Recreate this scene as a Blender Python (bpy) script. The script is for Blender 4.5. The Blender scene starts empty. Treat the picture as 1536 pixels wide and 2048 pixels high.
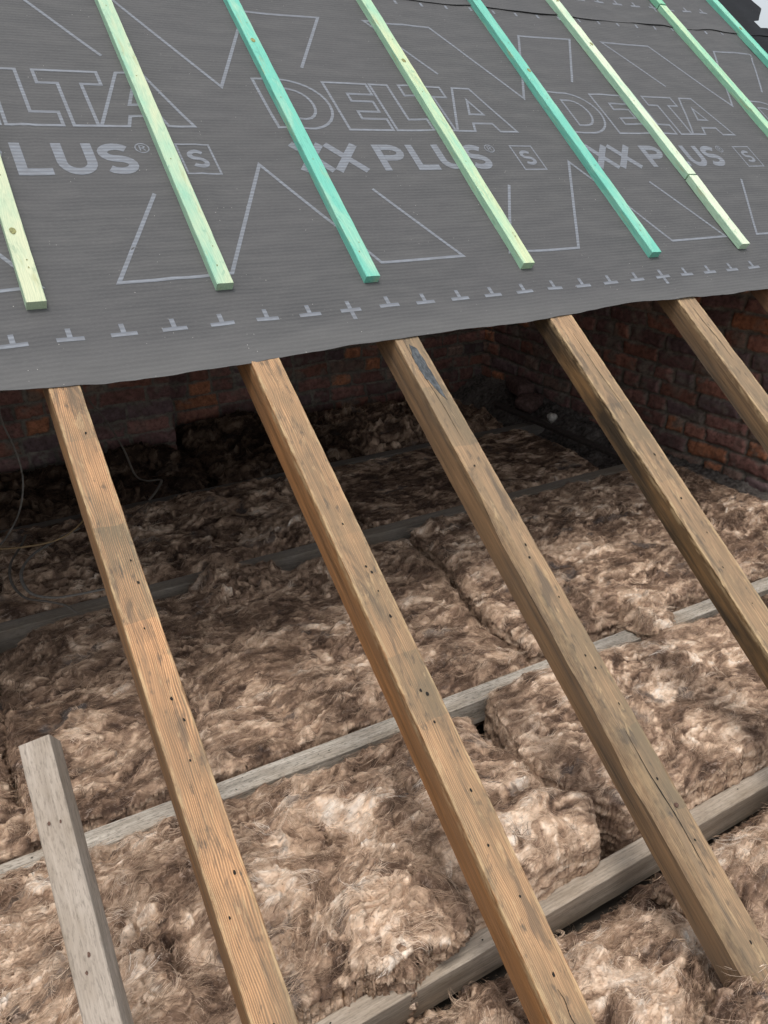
import bpy, bmesh, math, random
import numpy as np
from mathutils import Matrix, Vector
random.seed(7)
SC = bpy.context.scene
COL = SC.collection
R = math.radians
TH = R(37.0)                     # roof pitch
CT, ST = math.cos(TH), math.sin(TH)

# ------------------------------------------------------------------ camera, sky, sun, exposure
def roof(X, S, N=0.0):           # along eaves, up the slope, off the slope -> world
    return Vector((X, S * CT - N * ST, S * ST + N * CT))
ROOF_M = Matrix(((1, 0, 0, 0), (0, CT, -ST, 0), (0, ST, CT, 0), (0, 0, 0, 1)))

cam_d = bpy.data.cameras.new('camera'); cam = bpy.data.objects.new('camera', cam_d); COL.objects.link(cam)
cm = [(0.85840531, -0.40814575, 0.31073683), (-0.21151905, -0.83348753, -0.51044905), (0.46733288, 0.37244541, -0.80180072)]
rt, dn, fw = (roof(*v) for v in cm)
cp = roof(-0.24088417, -0.58144834, 1.30175471)
cam.matrix_world = Matrix(((rt.x, -dn.x, -fw.x, cp.x), (rt.y, -dn.y, -fw.y, cp.y), (rt.z, -dn.z, -fw.z, cp.z), (0, 0, 0, 1)))
cam_d.sensor_fit = 'VERTICAL'; cam_d.sensor_height = 24.0; cam_d.lens = 24.0 * 1596.674 / 2048
cam_d.clip_start = 0.02; cam_d.clip_end = 2000
SC.camera = cam

SUN_EL, SUN_AZ = R(72), R(215)   # azimuth: compass angle of the sun from +y, clockwise
w = bpy.data.worlds.new('World'); SC.world = w; w.use_nodes = True
nt = w.node_tree; nt.nodes.clear()
sky = nt.nodes.new('ShaderNodeTexSky'); sky.sky_type = 'NISHITA'; sky.sun_disc = False
sky.sun_elevation = SUN_EL; sky.sun_rotation = SUN_AZ; sky.air_density = 1.0; sky.dust_density = 6.0; sky.ozone_density = 0.6
hs = nt.nodes.new('ShaderNodeHueSaturation'); hs.inputs['Saturation'].default_value = 0.35
bg = nt.nodes.new('ShaderNodeBackground'); bg.inputs['Strength'].default_value = 0.14
ow = nt.nodes.new('ShaderNodeOutputWorld')
mx = nt.nodes.new('ShaderNodeMix'); mx.data_type = 'RGBA'; mx.blend_type = 'ADD'; mx.inputs[0].default_value = 1.0
mx.inputs[7].default_value = (2.7, 2.95, 3.2, 1)      # even veil of cloud
nt.links.new(sky.outputs[0], hs.inputs['Color']); nt.links.new(hs.outputs[0], mx.inputs[6]); nt.links.new(mx.outputs[2], bg.inputs[0]); nt.links.new(bg.outputs[0], ow.inputs[0])
sd = bpy.data.lights.new('sun', 'SUN'); sun = bpy.data.objects.new('sun', sd); COL.objects.link(sun)
sd.energy = 1.45; sd.angle = R(16); sd.color = (1.0, 0.965, 0.92)
sv = Vector((math.sin(SUN_AZ) * math.cos(SUN_EL), math.cos(SUN_AZ) * math.cos(SUN_EL), math.sin(SUN_EL)))
sun.rotation_euler = sv.to_track_quat('Z', 'Y').to_euler()
SC.view_settings.view_transform = 'Standard'; SC.view_settings.look = 'None'; SC.view_settings.gamma = 1.0
SC.view_settings.exposure = -0.05
SC.cycles.max_bounces = 6

# ------------------------------------------------------------------ noise (numpy)
_rs = np.random.RandomState(11)
PERM = np.concatenate([_rs.permutation(4096)] * 2).astype(np.int64)
GR = _rs.normal(size=(4096, 3)); GR /= np.linalg.norm(GR, axis=1)[:, None]
def perlin(x, y, z=0.0):
    x, y, z = np.broadcast_arrays(np.asarray(x, float), np.asarray(y, float), np.asarray(z, float))
    xi = np.floor(x); yi = np.floor(y); zi = np.floor(z); xf = x - xi; yf = y - yi; zf = z - zi
    xi = xi.astype(np.int64); yi = yi.astype(np.int64); zi = zi.astype(np.int64)
    u = xf ** 3 * (xf * (xf * 6 - 15) + 10); v = yf ** 3 * (yf * (yf * 6 - 15) + 10); t = zf ** 3 * (zf * (zf * 6 - 15) + 10)
    def g(a, b, c):
        h = PERM[(PERM[(PERM[(xi + a) & 4095] + yi + b) & 4095] + zi + c) & 4095]
        q = GR[h]
        return q[..., 0] * (xf - a) + q[..., 1] * (yf - b) + q[..., 2] * (zf - c)
    L = lambda a, b, k: a + (b - a) * k
    return 1.6 * L(L(L(g(0,0,0), g(1,0,0), u), L(g(0,1,0), g(1,1,0), u), v), L(L(g(0,0,1), g(1,0,1), u), L(g(0,1,1), g(1,1,1), u), v), t)
def fbm(x, y, z=0.0, o=4, g=0.5):
    s = 0; a = 1; f = 1
    for i in range(o):
        s = s + a * perlin(x * f + 17.3 * i, y * f + 5.1 * i, np.asarray(z) * f + 3.7 * i); a *= g; f *= 2.03
    return s
def sstep(a, b, x):
    t = np.clip((x - a) / (b - a), 0, 1); return t * t * (3 - 2 * t)

# ------------------------------------------------------------------ object helpers
def tag(o, label=None, cat=None, group=None, kind=None):
    if label: o['label'] = label
    if cat: o['category'] = cat
    if group: o['group'] = group
    if kind: o['kind'] = kind
    return o
def link(name, me, mat=None, parent=None, M=None, smooth=False):
    o = bpy.data.objects.new(name, me); COL.objects.link(o)
    for m in (mat if isinstance(mat, (list, tuple)) else [mat]):
        if m: me.materials.append(m)
    if smooth: me.polygons.foreach_set('use_smooth', np.ones(len(me.polygons), bool))
    if parent: o.parent = parent
    if M is not None: o.matrix_world = M if parent is None else M
    return o
def mesh_np(name, V, F, col=None, smooth=True):
    """V (n,3), F (m,4) or (m,3) arrays"""
    me = bpy.data.meshes.new(name); V = np.ascontiguousarray(V, np.float32); F = np.ascontiguousarray(F, np.int32)
    me.vertices.add(len(V)); me.vertices.foreach_set('co', V.ravel())
    k = F.shape[1]; me.loops.add(F.size); me.loops.foreach_set('vertex_index', F.ravel())
    me.polygons.add(len(F)); me.polygons.foreach_set('loop_start', np.arange(0, F.size, k, dtype=np.int32))
    me.polygons.foreach_set('loop_total', np.full(len(F), k, np.int32))
    me.polygons.foreach_set('use_smooth', np.full(len(F), smooth, bool))
    if col is not None:
        a = me.color_attributes.new('tone', 'FLOAT_COLOR', 'POINT')
        c = np.ones((len(V), 4), np.float32); c[:, :col.shape[1]] = col
        a.data.foreach_set('color', c.ravel())
    me.update(calc_edges=True); return me
def grid_faces(nu, nv, off=0):
    i = np.arange(nu * nv).reshape(nu, nv) + off
    return np.stack([i[:-1, :-1], i[1:, :-1], i[1:, 1:], i[:-1, 1:]], -1).reshape(-1, 4)

# ------------------------------------------------------------------ material helpers
class NT:
    def __init__(s, name, rough=0.8, spec=0.3):
        s.m = bpy.data.materials.new(name); s.m.use_nodes = True; s.t = s.m.node_tree; s.n = s.t.nodes
        s.b = s.n['Principled BSDF']; s.b.inputs['Roughness'].default_value = rough
        s.b.inputs['Specular IOR Level'].default_value = spec
    def l(s, a, b): s.t.links.new(a, b)
    def node(s, k, **kw):
        n = s.n.new('ShaderNode' + k)
        for a, b in kw.items(): setattr(n, a, b)
        return n
    def put(s, sock, v):
        if hasattr(v, 'is_linked') or hasattr(v, 'links'): s.l(v, sock)
        else: sock.default_value = v
    def coord(s, kind='Object', scale=(1, 1, 1), loc=(0, 0, 0), rot=(0, 0, 0)):
        c = s.node('TexCoord'); m = s.node('Mapping')
        m.inputs['Scale'].default_value = scale; m.inputs['Location'].default_value = loc; m.inputs['Rotation'].default_value = rot
        s.l(c.outputs[kind], m.inputs[0]); return m.outputs[0]
    def noise(s, vec, scale=1, detail=3, rough=0.5, dist=0.0):
        n = s.node('TexNoise'); s.l(vec, n.inputs['Vector']); n.inputs['Scale'].default_value = scale
        n.inputs['Detail'].default_value = detail; n.inputs['Roughness'].default_value = rough; n.inputs['Distortion'].default_value = dist
        return n.outputs['Fac']
    def ramp(s, fac, stops, interp='LINEAR'):
        r = s.node('ValToRGB'); s.put(r.inputs[0], fac); e = r.color_ramp; e.interpolation = interp
        while len(e.elements) < len(stops): e.elements.new(0.5)
        for el, (p, c) in zip(e.elements, stops):
            el.position = p; el.color = (c, c, c, 1) if isinstance(c, (int, float)) else (*c, 1)
        return r.outputs[0]
    def mix(s, fac, a, b, mode='MIX'):
        x = s.node('Mix', data_type='RGBA', blend_type=mode); s.put(x.inputs[0], fac)
        for i, v in ((6, a), (7, b)):
            if isinstance(v, tuple): v = (*v, 1) if len(v) == 3 else v
            s.put(x.inputs[i], v)
        return x.outputs[2]
    def math(s, op, a, b=0.0, c=0.0, clamp=False):
        x = s.node('Math', operation=op, use_clamp=clamp)
        s.put(x.inputs[0], a); s.put(x.inputs[1], b)
        if op in ('MULTIPLY_ADD', 'COMPARE', 'WRAP'): s.put(x.inputs[2], c)
        return x.outputs[0]
    def bump(s, h, dist=0.002, strength=1.0, prev=None):
        b = s.node('Bump'); b.inputs['Distance'].default_value = dist; b.inputs['Strength'].default_value = strength
        s.put(b.inputs['Height'], h)
        if prev is not None: s.l(prev, b.inputs['Normal'])
        return b.outputs[0]
    def done(s, col=None, nrm=None, rough=None):
        if col is not None: s.put(s.b.inputs['Base Color'], col)
        if nrm is not None: s.l(nrm, s.b.inputs['Normal'])
        if rough is not None: s.put(s.b.inputs['Roughness'], rough)
        return s.m

def timber_mat(name, top_a, top_b, side_a, side_b, stripe=0.5, seed=0.0, band=0.11, dirt=(0.09, 0.075, 0.06), side_dark=0.0, worn=(0.50, 0.36, 0.20), grey=0.5, worn_amt=0.7):
    k = NT(name, 0.78, 0.25)
    obj = k.coord('Object', loc=(seed * 3.1, seed * 1.7, seed))
    sep = k.node('SeparateXYZ'); k.l(obj, sep.inputs[0])
    wob = k.noise(k.coord('Object', (2.2, 9, 9), (seed, 0, seed)), 1, 3, 0.55)
    # growth rings running the length of the timber
    yy = k.math('ADD', sep.outputs[1], k.math('MULTIPLY', k.math('SUBTRACT', wob, 0.5), 0.055))
    zz = k.math('MULTIPLY', sep.outputs[2], 0.8)
    rr = k.math('MULTIPLY', k.math('ADD', yy, zz), 1650.0)
    ring = k.math('MULTIPLY_ADD', k.math('SINE', rr), 0.5, 0.5)
    fine = k.noise(k.coord('Object', (7, 330, 330), (0, seed, 0)), 1, 4, 0.6)
    mid = k.noise(k.coord('Object', (2.5, 60, 60), (seed, 0, 0)), 1, 4, 0.6)
    spots = k.noise(k.coord('Object', (26, 70, 70), (seed, 0, 0)), 1, 5, 0.65)
    long0 = k.noise(k.coord('Object', (5, 22, 22), (0, seed * 2, 0)), 1, 3, 0.6)
    g = k.math('ADD', k.math('MULTIPLY', k.math('MULTIPLY', ring, k.ramp(long0, [(0.35, 0.25), (0.6, 1.0)])), 0.34 * stripe), k.math('ADD', k.math('MULTIPLY', fine, 0.55), k.math('MULTIPLY', mid, 0.45)))
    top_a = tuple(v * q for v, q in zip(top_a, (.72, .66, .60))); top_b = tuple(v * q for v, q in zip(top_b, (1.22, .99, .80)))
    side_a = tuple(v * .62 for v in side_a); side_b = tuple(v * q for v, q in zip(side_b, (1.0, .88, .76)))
    top = k.mix(k.ramp(g, [(0.36, 0.0), (0.78, 1.0)]), top_a, top_b)
    # bands where the old tiling battens lay
    ex = k.math('ADD', sep.outputs[0], k.math('MULTIPLY', k.noise(k.coord('Object', (6, 30, 30)), 1, 2), 0.012))
    cell = k.math('FLOOR', k.math('DIVIDE', ex, band))
    wn = k.node('TexWhiteNoise', noise_dimensions='1D'); k.l(k.math('ADD', cell, seed * 7.3), wn.inputs['W'])
    bandv = k.ramp(wn.outputs['Value'], [(0.0, 0.0), (0.5, 0.08), (0.72, 0.6), (1.0, 1.0)])
    long = k.noise(k.coord('Object', (3.4, 5, 5), (seed * 2, 0, 0)), 1, 3, 0.6)
    gm = k.math('MULTIPLY', k.math('ADD', k.math('MULTIPLY', bandv, 0.75), k.ramp(long, [(0.38, 0.0), (0.62, 0.75)])), grey, clamp=True)
    gm = k.math('ADD', gm, k.math('MULTIPLY', k.ramp(k.math('DIVIDE', ex, 2.4), [(0.50, 0.0), (0.64, 0.5)]), grey))
    gm = k.math('MULTIPLY', gm, k.ramp(g, [(0.4, 1.0), (0.85, 0.62)]), clamp=True)
    top = k.mix(gm, top, (0.165, 0.125, 0.08))
    dm = k.math('MAXIMUM', k.ramp(spots, [(0.57, 0.0), (0.70, 0.8)]), k.ramp(k.noise(k.coord('Object', (5.5, 26, 26), (seed * 4, 0, 0)), 1, 5, 0.7, 0.6), [(0.54, 0.0), (0.63, 0.6)]))
    top = k.mix(dm, top, tuple(x * 0.85 for x in dirt))
    yel = k.ramp(k.noise(k.coord('Object', (14, 60, 60), (seed * 6, 3, 0)), 1, 5, 0.75, 0.5), [(0.57, 0.0), (0.66, 0.42)])
    top = k.mix(yel, top, worn)
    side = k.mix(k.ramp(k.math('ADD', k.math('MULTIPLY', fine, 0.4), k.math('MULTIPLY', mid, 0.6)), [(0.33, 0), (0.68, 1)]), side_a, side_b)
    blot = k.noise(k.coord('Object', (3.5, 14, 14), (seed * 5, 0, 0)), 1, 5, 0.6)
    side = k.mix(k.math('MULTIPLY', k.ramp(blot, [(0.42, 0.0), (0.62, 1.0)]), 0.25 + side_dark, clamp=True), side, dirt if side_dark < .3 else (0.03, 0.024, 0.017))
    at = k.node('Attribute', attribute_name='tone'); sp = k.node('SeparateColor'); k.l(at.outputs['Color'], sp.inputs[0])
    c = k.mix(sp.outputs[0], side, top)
    wm = k.math('MULTIPLY', sp.outputs[1], k.ramp(k.noise(k.coord('Object', (22, 90, 90), (seed, 0, 0)), 1, 4, 0.7), [(0.42, 0.0), (0.6, 1.0)]))
    c = k.mix(k.math('MULTIPLY', wm, worn_amt), c, worn)
    h = k.math('ADD', k.math('MULTIPLY', g, 1.0), k.math('MULTIPLY', spots, -0.7))
    n = k.bump(h, 0.0022, 1.0)
    return k.done(c, n, k.ramp(mid, [(0.3, 0.62), (0.7, 0.85)]))

def grey_wood(name, a, b, seed=0.0, speck=0.5):
    k = NT(name, 0.85, 0.2)
    fine = k.noise(k.coord('Object', (9, 300, 300), (0, seed, 0)), 1, 4, 0.65)
    mid = k.noise(k.coord('Object', (2.6, 40, 40), (seed, 0, 0)), 1, 5, 0.6)
    sp = k.noise(k.coord('Object', (60, 240, 240), (seed, 0, 0)), 1, 3, 0.7)
    blot = k.noise(k.coord('Object', (4, 9, 9), (seed, 2, 0)), 1, 4, 0.6)
    g = k.math('ADD', k.math('MULTIPLY', fine, 0.5), k.math('MULTIPLY', mid, 0.5))
    c = k.mix(k.ramp(g, [(0.34, 0), (0.68, 1)]), a, b)
    c = k.mix(k.math('MULTIPLY', k.ramp(sp, [(0.5, 0), (0.66, 1)]), speck), c, tuple(x * 0.4 for x in a))
    c = k.mix(k.math('MULTIPLY', k.ramp(blot, [(0.45, 0), (0.68, 1)]), 0.55), c, (0.17, 0.125, 0.08))
    n = k.bump(k.math('SUBTRACT', g, k.math('MULTIPLY', sp, 0.5)), 0.0014, 0.8)
    return k.done(c, n)

def batten_mat(name, pale, green, amt, seed):
    k = NT(name, 0.7, 0.25); pale = tuple(v * q for v, q in zip(pale, (.92, .86, .86))); green = tuple(v * q for v, q in zip(green, (1.0, .88, .9)))
    fine = k.noise(k.coord('Object', (5, 260, 260), (0, seed, 0)), 1, 4, 0.6)
    wob = k.noise(k.coord('Object', (3.0, 22, 22), (seed, 0, 0)), 1, 3, 0.55, 0.6)
    lng = k.noise(k.coord('Object', (3.0, 14, 14), (seed * 3, seed, 0)), 1, 5, 0.65, 0.4)
    sep = k.node('SeparateXYZ'); k.l(k.coord('Object'), sep.inputs[0])
    ring = k.math('MULTIPLY_ADD', k.math('SINE', k.math('MULTIPLY', k.math('ADD', sep.outputs[1], k.math('MULTIPLY', wob, 0.06)), 1200.0)), 0.5, 0.5)
    m = k.ramp(k.math('ADD', lng, amt - 0.5), [(0.36, 0), (0.64, 1)])
    at = k.node('Attribute', attribute_name='tone'); sp = k.node('SeparateColor'); k.l(at.outputs['Color'], sp.inputs[0])
    m = k.math('MAXIMUM', m, k.math('MULTIPLY', k.math('SUBTRACT', 1.0, sp.outputs[0]), 0.75))
    c = k.mix(m, pale, green)
    lines = k.math('MULTIPLY', k.math('ADD', k.math('MULTIPLY', ring, 0.45), k.math('MULTIPLY', fine, 0.55)), 0.42)
    c = k.mix(lines, c, tuple(x * 0.55 for x in green))
    st = k.ramp(k.noise(k.coord('Object', (9, 55, 55), (seed * 9, 0, 0)), 1, 4, 0.6), [(0.58, 0), (0.72, 0.6)])
    c = k.mix(st, c, (0.36, 0.36, 0.19))
    bl = k.ramp(k.noise(k.coord('Object', (16, 60, 60), (0, seed * 4, 0)), 1, 5, 0.7, 1.0), [(0.56, 0), (0.66, 0.5)])
    c = k.mix(bl, c, tuple(x * 0.6 for x in green))
    n = k.bump(fine, 0.0010, 0.9)
    return k.done(c, n)

# membrane: ribbed dark grey felt with dust
def membrane_mat():
    k = NT('ribbed_grey_felt', 0.7, 0.2)
    v = k.coord('Object'); sep = k.node('SeparateXYZ'); k.l(v, sep.inputs[0])
    wob = k.noise(k.coord('Object', (3, 3, 3)), 1, 2)
    rib = k.math('MULTIPLY_ADD', k.math('SINE', k.math('MULTIPLY', k.math('ADD', sep.outputs[1], k.math('MULTIPLY', wob, 0.004)), 6.2832 / 0.0112)), 0.5, 0.5)
    mott = k.noise(k.coord('Object', (6, 26, 10)), 1, 5, 0.6)
    micro = k.noise(k.coord('Object', (120, 900, 400)), 1, 3, 0.7)
    blot = k.noise(k.coord('Object', (1.6, 2.6, 1)), 1, 4, 0.55)
    c = k.mix(rib, (0.060, 0.060, 0.061), (0.075, 0.0745, 0.075))
    c = k.mix(k.math('MULTIPLY', k.ramp(mott, [(0.4, 0), (0.7, 1)]), 0.35), c, (0.122, 0.119, 0.116))
    c = k.mix(k.math('MULTIPLY', k.ramp(blot, [(0.42, 0), (0.68, 1)]), 0.4), c, (0.075, 0.073, 0.075))
    c = k.mix(k.math('MULTIPLY', k.ramp(micro, [(0.5, 0), (0.7, 1)]), 0.25), c, (0.17, 0.165, 0.16))
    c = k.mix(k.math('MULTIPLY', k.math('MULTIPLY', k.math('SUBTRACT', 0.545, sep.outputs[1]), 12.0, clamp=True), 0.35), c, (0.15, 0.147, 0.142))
    # the clean overhang beyond the verge has no site dust on it
    at = k.node('Attribute', attribute_name='tone'); sp = k.node('SeparateColor'); k.l(at.outputs['Color'], sp.inputs[0])
    c = k.mix(sp.outputs[0], (0.005, 0.0055, 0.007), c)
    vo = k.node('TexVoronoi'); vo.inputs['Scale'].default_value = 75; k.l(v, vo.inputs['Vector'])
    dots = k.math('MULTIPLY', k.math('LESS_THAN', vo.outputs['Distance'], 0.07), k.ramp(k.noise(k.coord('Object', (14, 14, 14)), 1, 2), [(0.56, 0), (0.62, 1)]))
    c = k.mix(k.math('MULTIPLY', dots, 0.7), c, (0.5, 0.48, 0.45))
    n = k.bump(rib, 0.0007, 0.4); n = k.bump(mott, 0.004, 0.35, n)
    return k.done(c, n)
def print_mat():
    k = NT('pale_grey_print', 0.7, 0.3)
    v = k.coord('Object'); sep = k.node('SeparateXYZ'); k.l(v, sep.inputs[0])
    rib = k.math('MULTIPLY_ADD', k.math('SINE', k.math('MULTIPLY', sep.outputs[1], 6.2832 / 0.0112)), 0.5, 0.5)
    mott = k.noise(k.coord('Object', (30, 90, 10)), 1, 4, 0.7)
    c = k.mix(rib, (0.135, 0.147, 0.168), (0.20, 0.215, 0.24))
    c = k.mix(k.ramp(mott, [(0.40, 0.55), (0.6, 0.0)]), c, (0.12, 0.122, 0.13))
    return k.done(c)

def wool_mat(name, dim=1.0):
    k = NT(name, 0.95, 0.08)
    at = k.node('Attribute', attribute_name='tone')
    warp = k.noise(k.coord('Object', (11, 16, 14)), 1, 4, 0.6)
    mv = k.node('VectorMath', operation='MULTIPLY_ADD'); k.l(k.coord('Object', (34, 120, 70)), mv.inputs[0]); mv.inputs[1].default_value = (1, 1, 1)
    cx = k.node('CombineXYZ'); wv = k.math('MULTIPLY', warp, 16.0); k.l(wv, cx.inputs[0]); k.l(wv, cx.inputs[1]); k.l(cx.outputs[0], mv.inputs[2])
    f = k.noise(mv.outputs[0], 1, 5, 0.68, 0.8)
    c = k.mix(k.ramp(f, [(0.30, 0.65), (0.47, 0.0)]), at.outputs['Color'], (0.075, 0.048, 0.038))
    c = k.mix(k.ramp(f, [(0.54, 0.0), (0.76, 0.5)]), c, (0.78, 0.61, 0.50))
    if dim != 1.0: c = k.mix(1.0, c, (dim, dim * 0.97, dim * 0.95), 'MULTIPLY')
    n = k.bump(f, 0.006, 1.0)
    return k.done(c, n)

def brick_mat():
    k = NT('old_brick_and_mortar', 0.9, 0.2)
    at = k.node('Attribute', attribute_name='tone')
    n1 = k.noise(k.coord('Object', (60, 60, 60)), 1, 5, 0.7); n2 = k.noise(k.coord('Object', (9, 9, 14)), 1, 5, 0.6)
    c = k.mix(k.ramp(n1, [(0.35, 0.5), (0.55, 0)]), at.outputs['Color'], (0.05, 0.035, 0.03))
    c = k.mix(k.ramp(n2, [(0.55, 0), (0.72, 0.6)]), c, (0.20, 0.17, 0.14))
    return k.done(c, k.bump(n1, 0.003, 0.8))
def plain(name, c, rough=0.8, var=0.3, sc=40):
    k = NT(name, rough, 0.3)
    n = k.noise(k.coord('Object', (sc, sc, sc)), 1, 5, 0.6)
    return k.done(k.mix(k.ramp(n, [(0.35, 0), (0.65, 1)]), tuple(x * (1 - var) for x in c), tuple(min(1, x * (1 + var)) for x in c)), k.bump(n, 0.001, 0.5))

# ------------------------------------------------------------------ timbers
def timber_mesh(name, L, w, h, seed, step=0.008, nt_=9, nh=8, wear=0.0016, bow=0.0, chamfer=None, w2=None, bevel=0.0010, cut=0.0, holes=(), flat_top_tone=True):
    """local x = 0..L along, y across, z from 0 (top) to -h. tone.r = 1 on the top face, tone.g = near an arris."""
    n = max(8, int(L / step)); xs = np.linspace(0, L, n)
    b = bevel
    ring = []                                   # (y in -1..1, z in 0..-1, corner flag, top flag)
    for t in np.linspace(-1, 1, nt_): ring.append((t, 0, t in (-1, 1), 1))
    for t in np.linspace(0, 1, nh)[1:]: ring.append((1, -t, t == 1, 0))
    for t in np.linspace(1, -1, 5)[1:]: ring.append((t, -1, t == -1, 0))
    for t in np.linspace(1, 0, nh)[1:-1]: ring.append((-1, -t, 0, 0))
    ring.append((-1, -0.012, 0, 0))
    ring.insert(nt_, (1, -0.012, 0, 0))
    m = len(ring); V = np.zeros((n, m, 3)); T = np.zeros((n, m, 3))
    ww = np.interp(xs, [0, L], [w, w2 or w]) / 2
    bowv = bow * np.sin(np.pi * xs / L)
    for j, (a, c, cor, top) in enumerate(ring):
        y = a * ww; z = np.full(n, c * h)
        nz = fbm(xs * 14 + seed * 9, a * 3 + 5 * c, seed, 3)
        if top and abs(a) == 1:                  # top arrises: worn and chipped
            wv = np.abs(fbm(xs * 22, seed + a * 4, 0.3, 4)) * wear + b
            chip = np.clip(fbm(xs * 9, seed * 3 + a, 2.0, 3) - 0.42, 0, 1) * 0.014
            y = y - a * (wv + chip); z = z - 0.0
            T[:, j, 1] = 1
        elif a != 0 and abs(a) == 1 and c > -0.2 and not top:
            z = np.minimum(z, -b - np.abs(fbm(xs * 22, seed + a * 4 + 1, 0.3, 4)) * wear); T[:, j, 1] = 0.9
        y = y + 0.0006 * nz; z = z + 0.0006 * fbm(xs * 11, a * 4 + seed, c * 3, 3)
        if chamfer is not None:
            ch = chamfer(xs)                     # wane on the y<0 arris (left in the picture is +y or -y as called)
            if top and a < 0:
                y = np.maximum(y, -ww + ch)
            if a == -1 and not top and c > -1:
                z = np.minimum(z, -ch * 0.9 * (1 + 0 * z))
        V[:, j, 0] = xs + cut * a * (xs / L); V[:, j, 1] = y + bowv; V[:, j, 2] = z
        T[:, j, 0] = 1 if top else 0
    F = []
    i = np.arange(n * m).reshape(n, m)
    j2 = np.roll(i, -1, axis=1)
    F = np.stack([i[:-1], i[1:], j2[1:], j2[:-1]], -1).reshape(-1, 4)[:, ::-1]
    me = mesh_np(name, V.reshape(-1, 3), F, T.reshape(-1, 3), smooth=True)
    bm = bmesh.new(); bm.from_mesh(me); bm.verts.ensure_lookup_table()
    lay = bm.verts.layers.float_color['tone']
    for row, flip in ((i[0], False), (i[-1], True)):
        cs = [bm.verts[k].co.copy() for k in row]; vs = [bm.verts.new(c) for c in cs]
        for v in vs: v[lay] = (0.25, 0.1, 0, 1)
        bm.faces.new(vs if flip else vs[::-1]); bm.verts.ensure_lookup_table()
    for (hx, hy, r) in holes:                   # old nail holes: little dark ragged punctures, second material
        ns = 7; vs = []
        for q in range(ns):
            an = 2 * math.pi * q / ns; rr = r * random.uniform(0.7, 1.3)
            vs.append(bm.verts.new((hx + rr * 1.5 * math.cos(an), hy + rr * math.sin(an), 0.0009)))
        f = bm.faces.new(vs); f.material_index = 1
    for e in bm.edges:
        if len(e.link_faces) == 2 and e.link_faces[0].normal.angle(e.link_faces[1].normal, 0) > 0.33: e.smooth = False
    bmesh.ops.recalc_face_normals(bm, faces=[f for f in bm.faces if f.material_index == 0])
    bm.to_mesh(me); bm.free(); return me
def frame(p0, p1, nrm):
    x = (p1 - p0).normalized(); z = (nrm - nrm.dot(x) * x).normalized(); y = z.cross(x)
    return Matrix(((x.x, y.x, z.x, p0.x), (x.y, y.y, z.y, p0.y), (x.z, y.z, z.z, p0.z), (0, 0, 0, 1)))
ROOF_N = roof(0, 0, 1)
DARK = plain('nail_hole_dark', (0.012, 0.01, 0.008), 0.9, 0.1)
RUST = plain('rusty_iron', (0.09, 0.05, 0.035), 0.7, 0.4, 300)

raf_mats = {
 1: timber_mat('old_pine_rafter_a', (0.30, 0.155, 0.08), (0.62, 0.41, 0.25), (0.17, 0.10, 0.05), (0.36, 0.215, 0.11), 1.0, 1.0, 0.19, grey=0.75),
 2: timber_mat('old_pine_rafter_b', (0.29, 0.18, 0.10), (0.55, 0.39, 0.25), (0.22, 0.11, 0.045), (0.40, 0.215, 0.095), 0.7, 2.0, 0.13, grey=0.75),
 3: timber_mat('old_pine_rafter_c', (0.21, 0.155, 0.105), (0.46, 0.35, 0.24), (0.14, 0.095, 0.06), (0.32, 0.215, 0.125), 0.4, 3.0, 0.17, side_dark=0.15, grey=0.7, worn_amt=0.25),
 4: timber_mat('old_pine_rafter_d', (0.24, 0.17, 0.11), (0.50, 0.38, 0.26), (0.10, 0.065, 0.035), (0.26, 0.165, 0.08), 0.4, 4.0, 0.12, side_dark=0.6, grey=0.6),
 5: timber_mat('old_pine_rafter_e', (0.26, 0.19, 0.125), (0.52, 0.41, 0.29), (0.12, 0.085, 0.055), (0.27, 0.185, 0.11), 0.4, 5.0, 0.15, side_dark=0.1, grey=0.45),
 6: timber_mat('old_pine_rafter_f', (0.22, 0.11, 0.06), (0.40, 0.22, 0.12), (0.15, 0.08, 0.045), (0.27, 0.15, 0.085), 0.3, 6.0, 0.2, grey=0.3),
}
def ch3(xs):      # wane on rafter 3 begins a little below the membrane edge
    s = 1.2 - xs
    c = 0.017 * sstep(0.05, -0.12, s) + 0.004 * fbm(xs * 5, 3.3, 0, 3) * sstep(0.1, -0.1, s) + 0.010 * np.exp(-((s + 0.64) / 0.06) ** 2)
    return np.clip(c, 0, 0.03)
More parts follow.
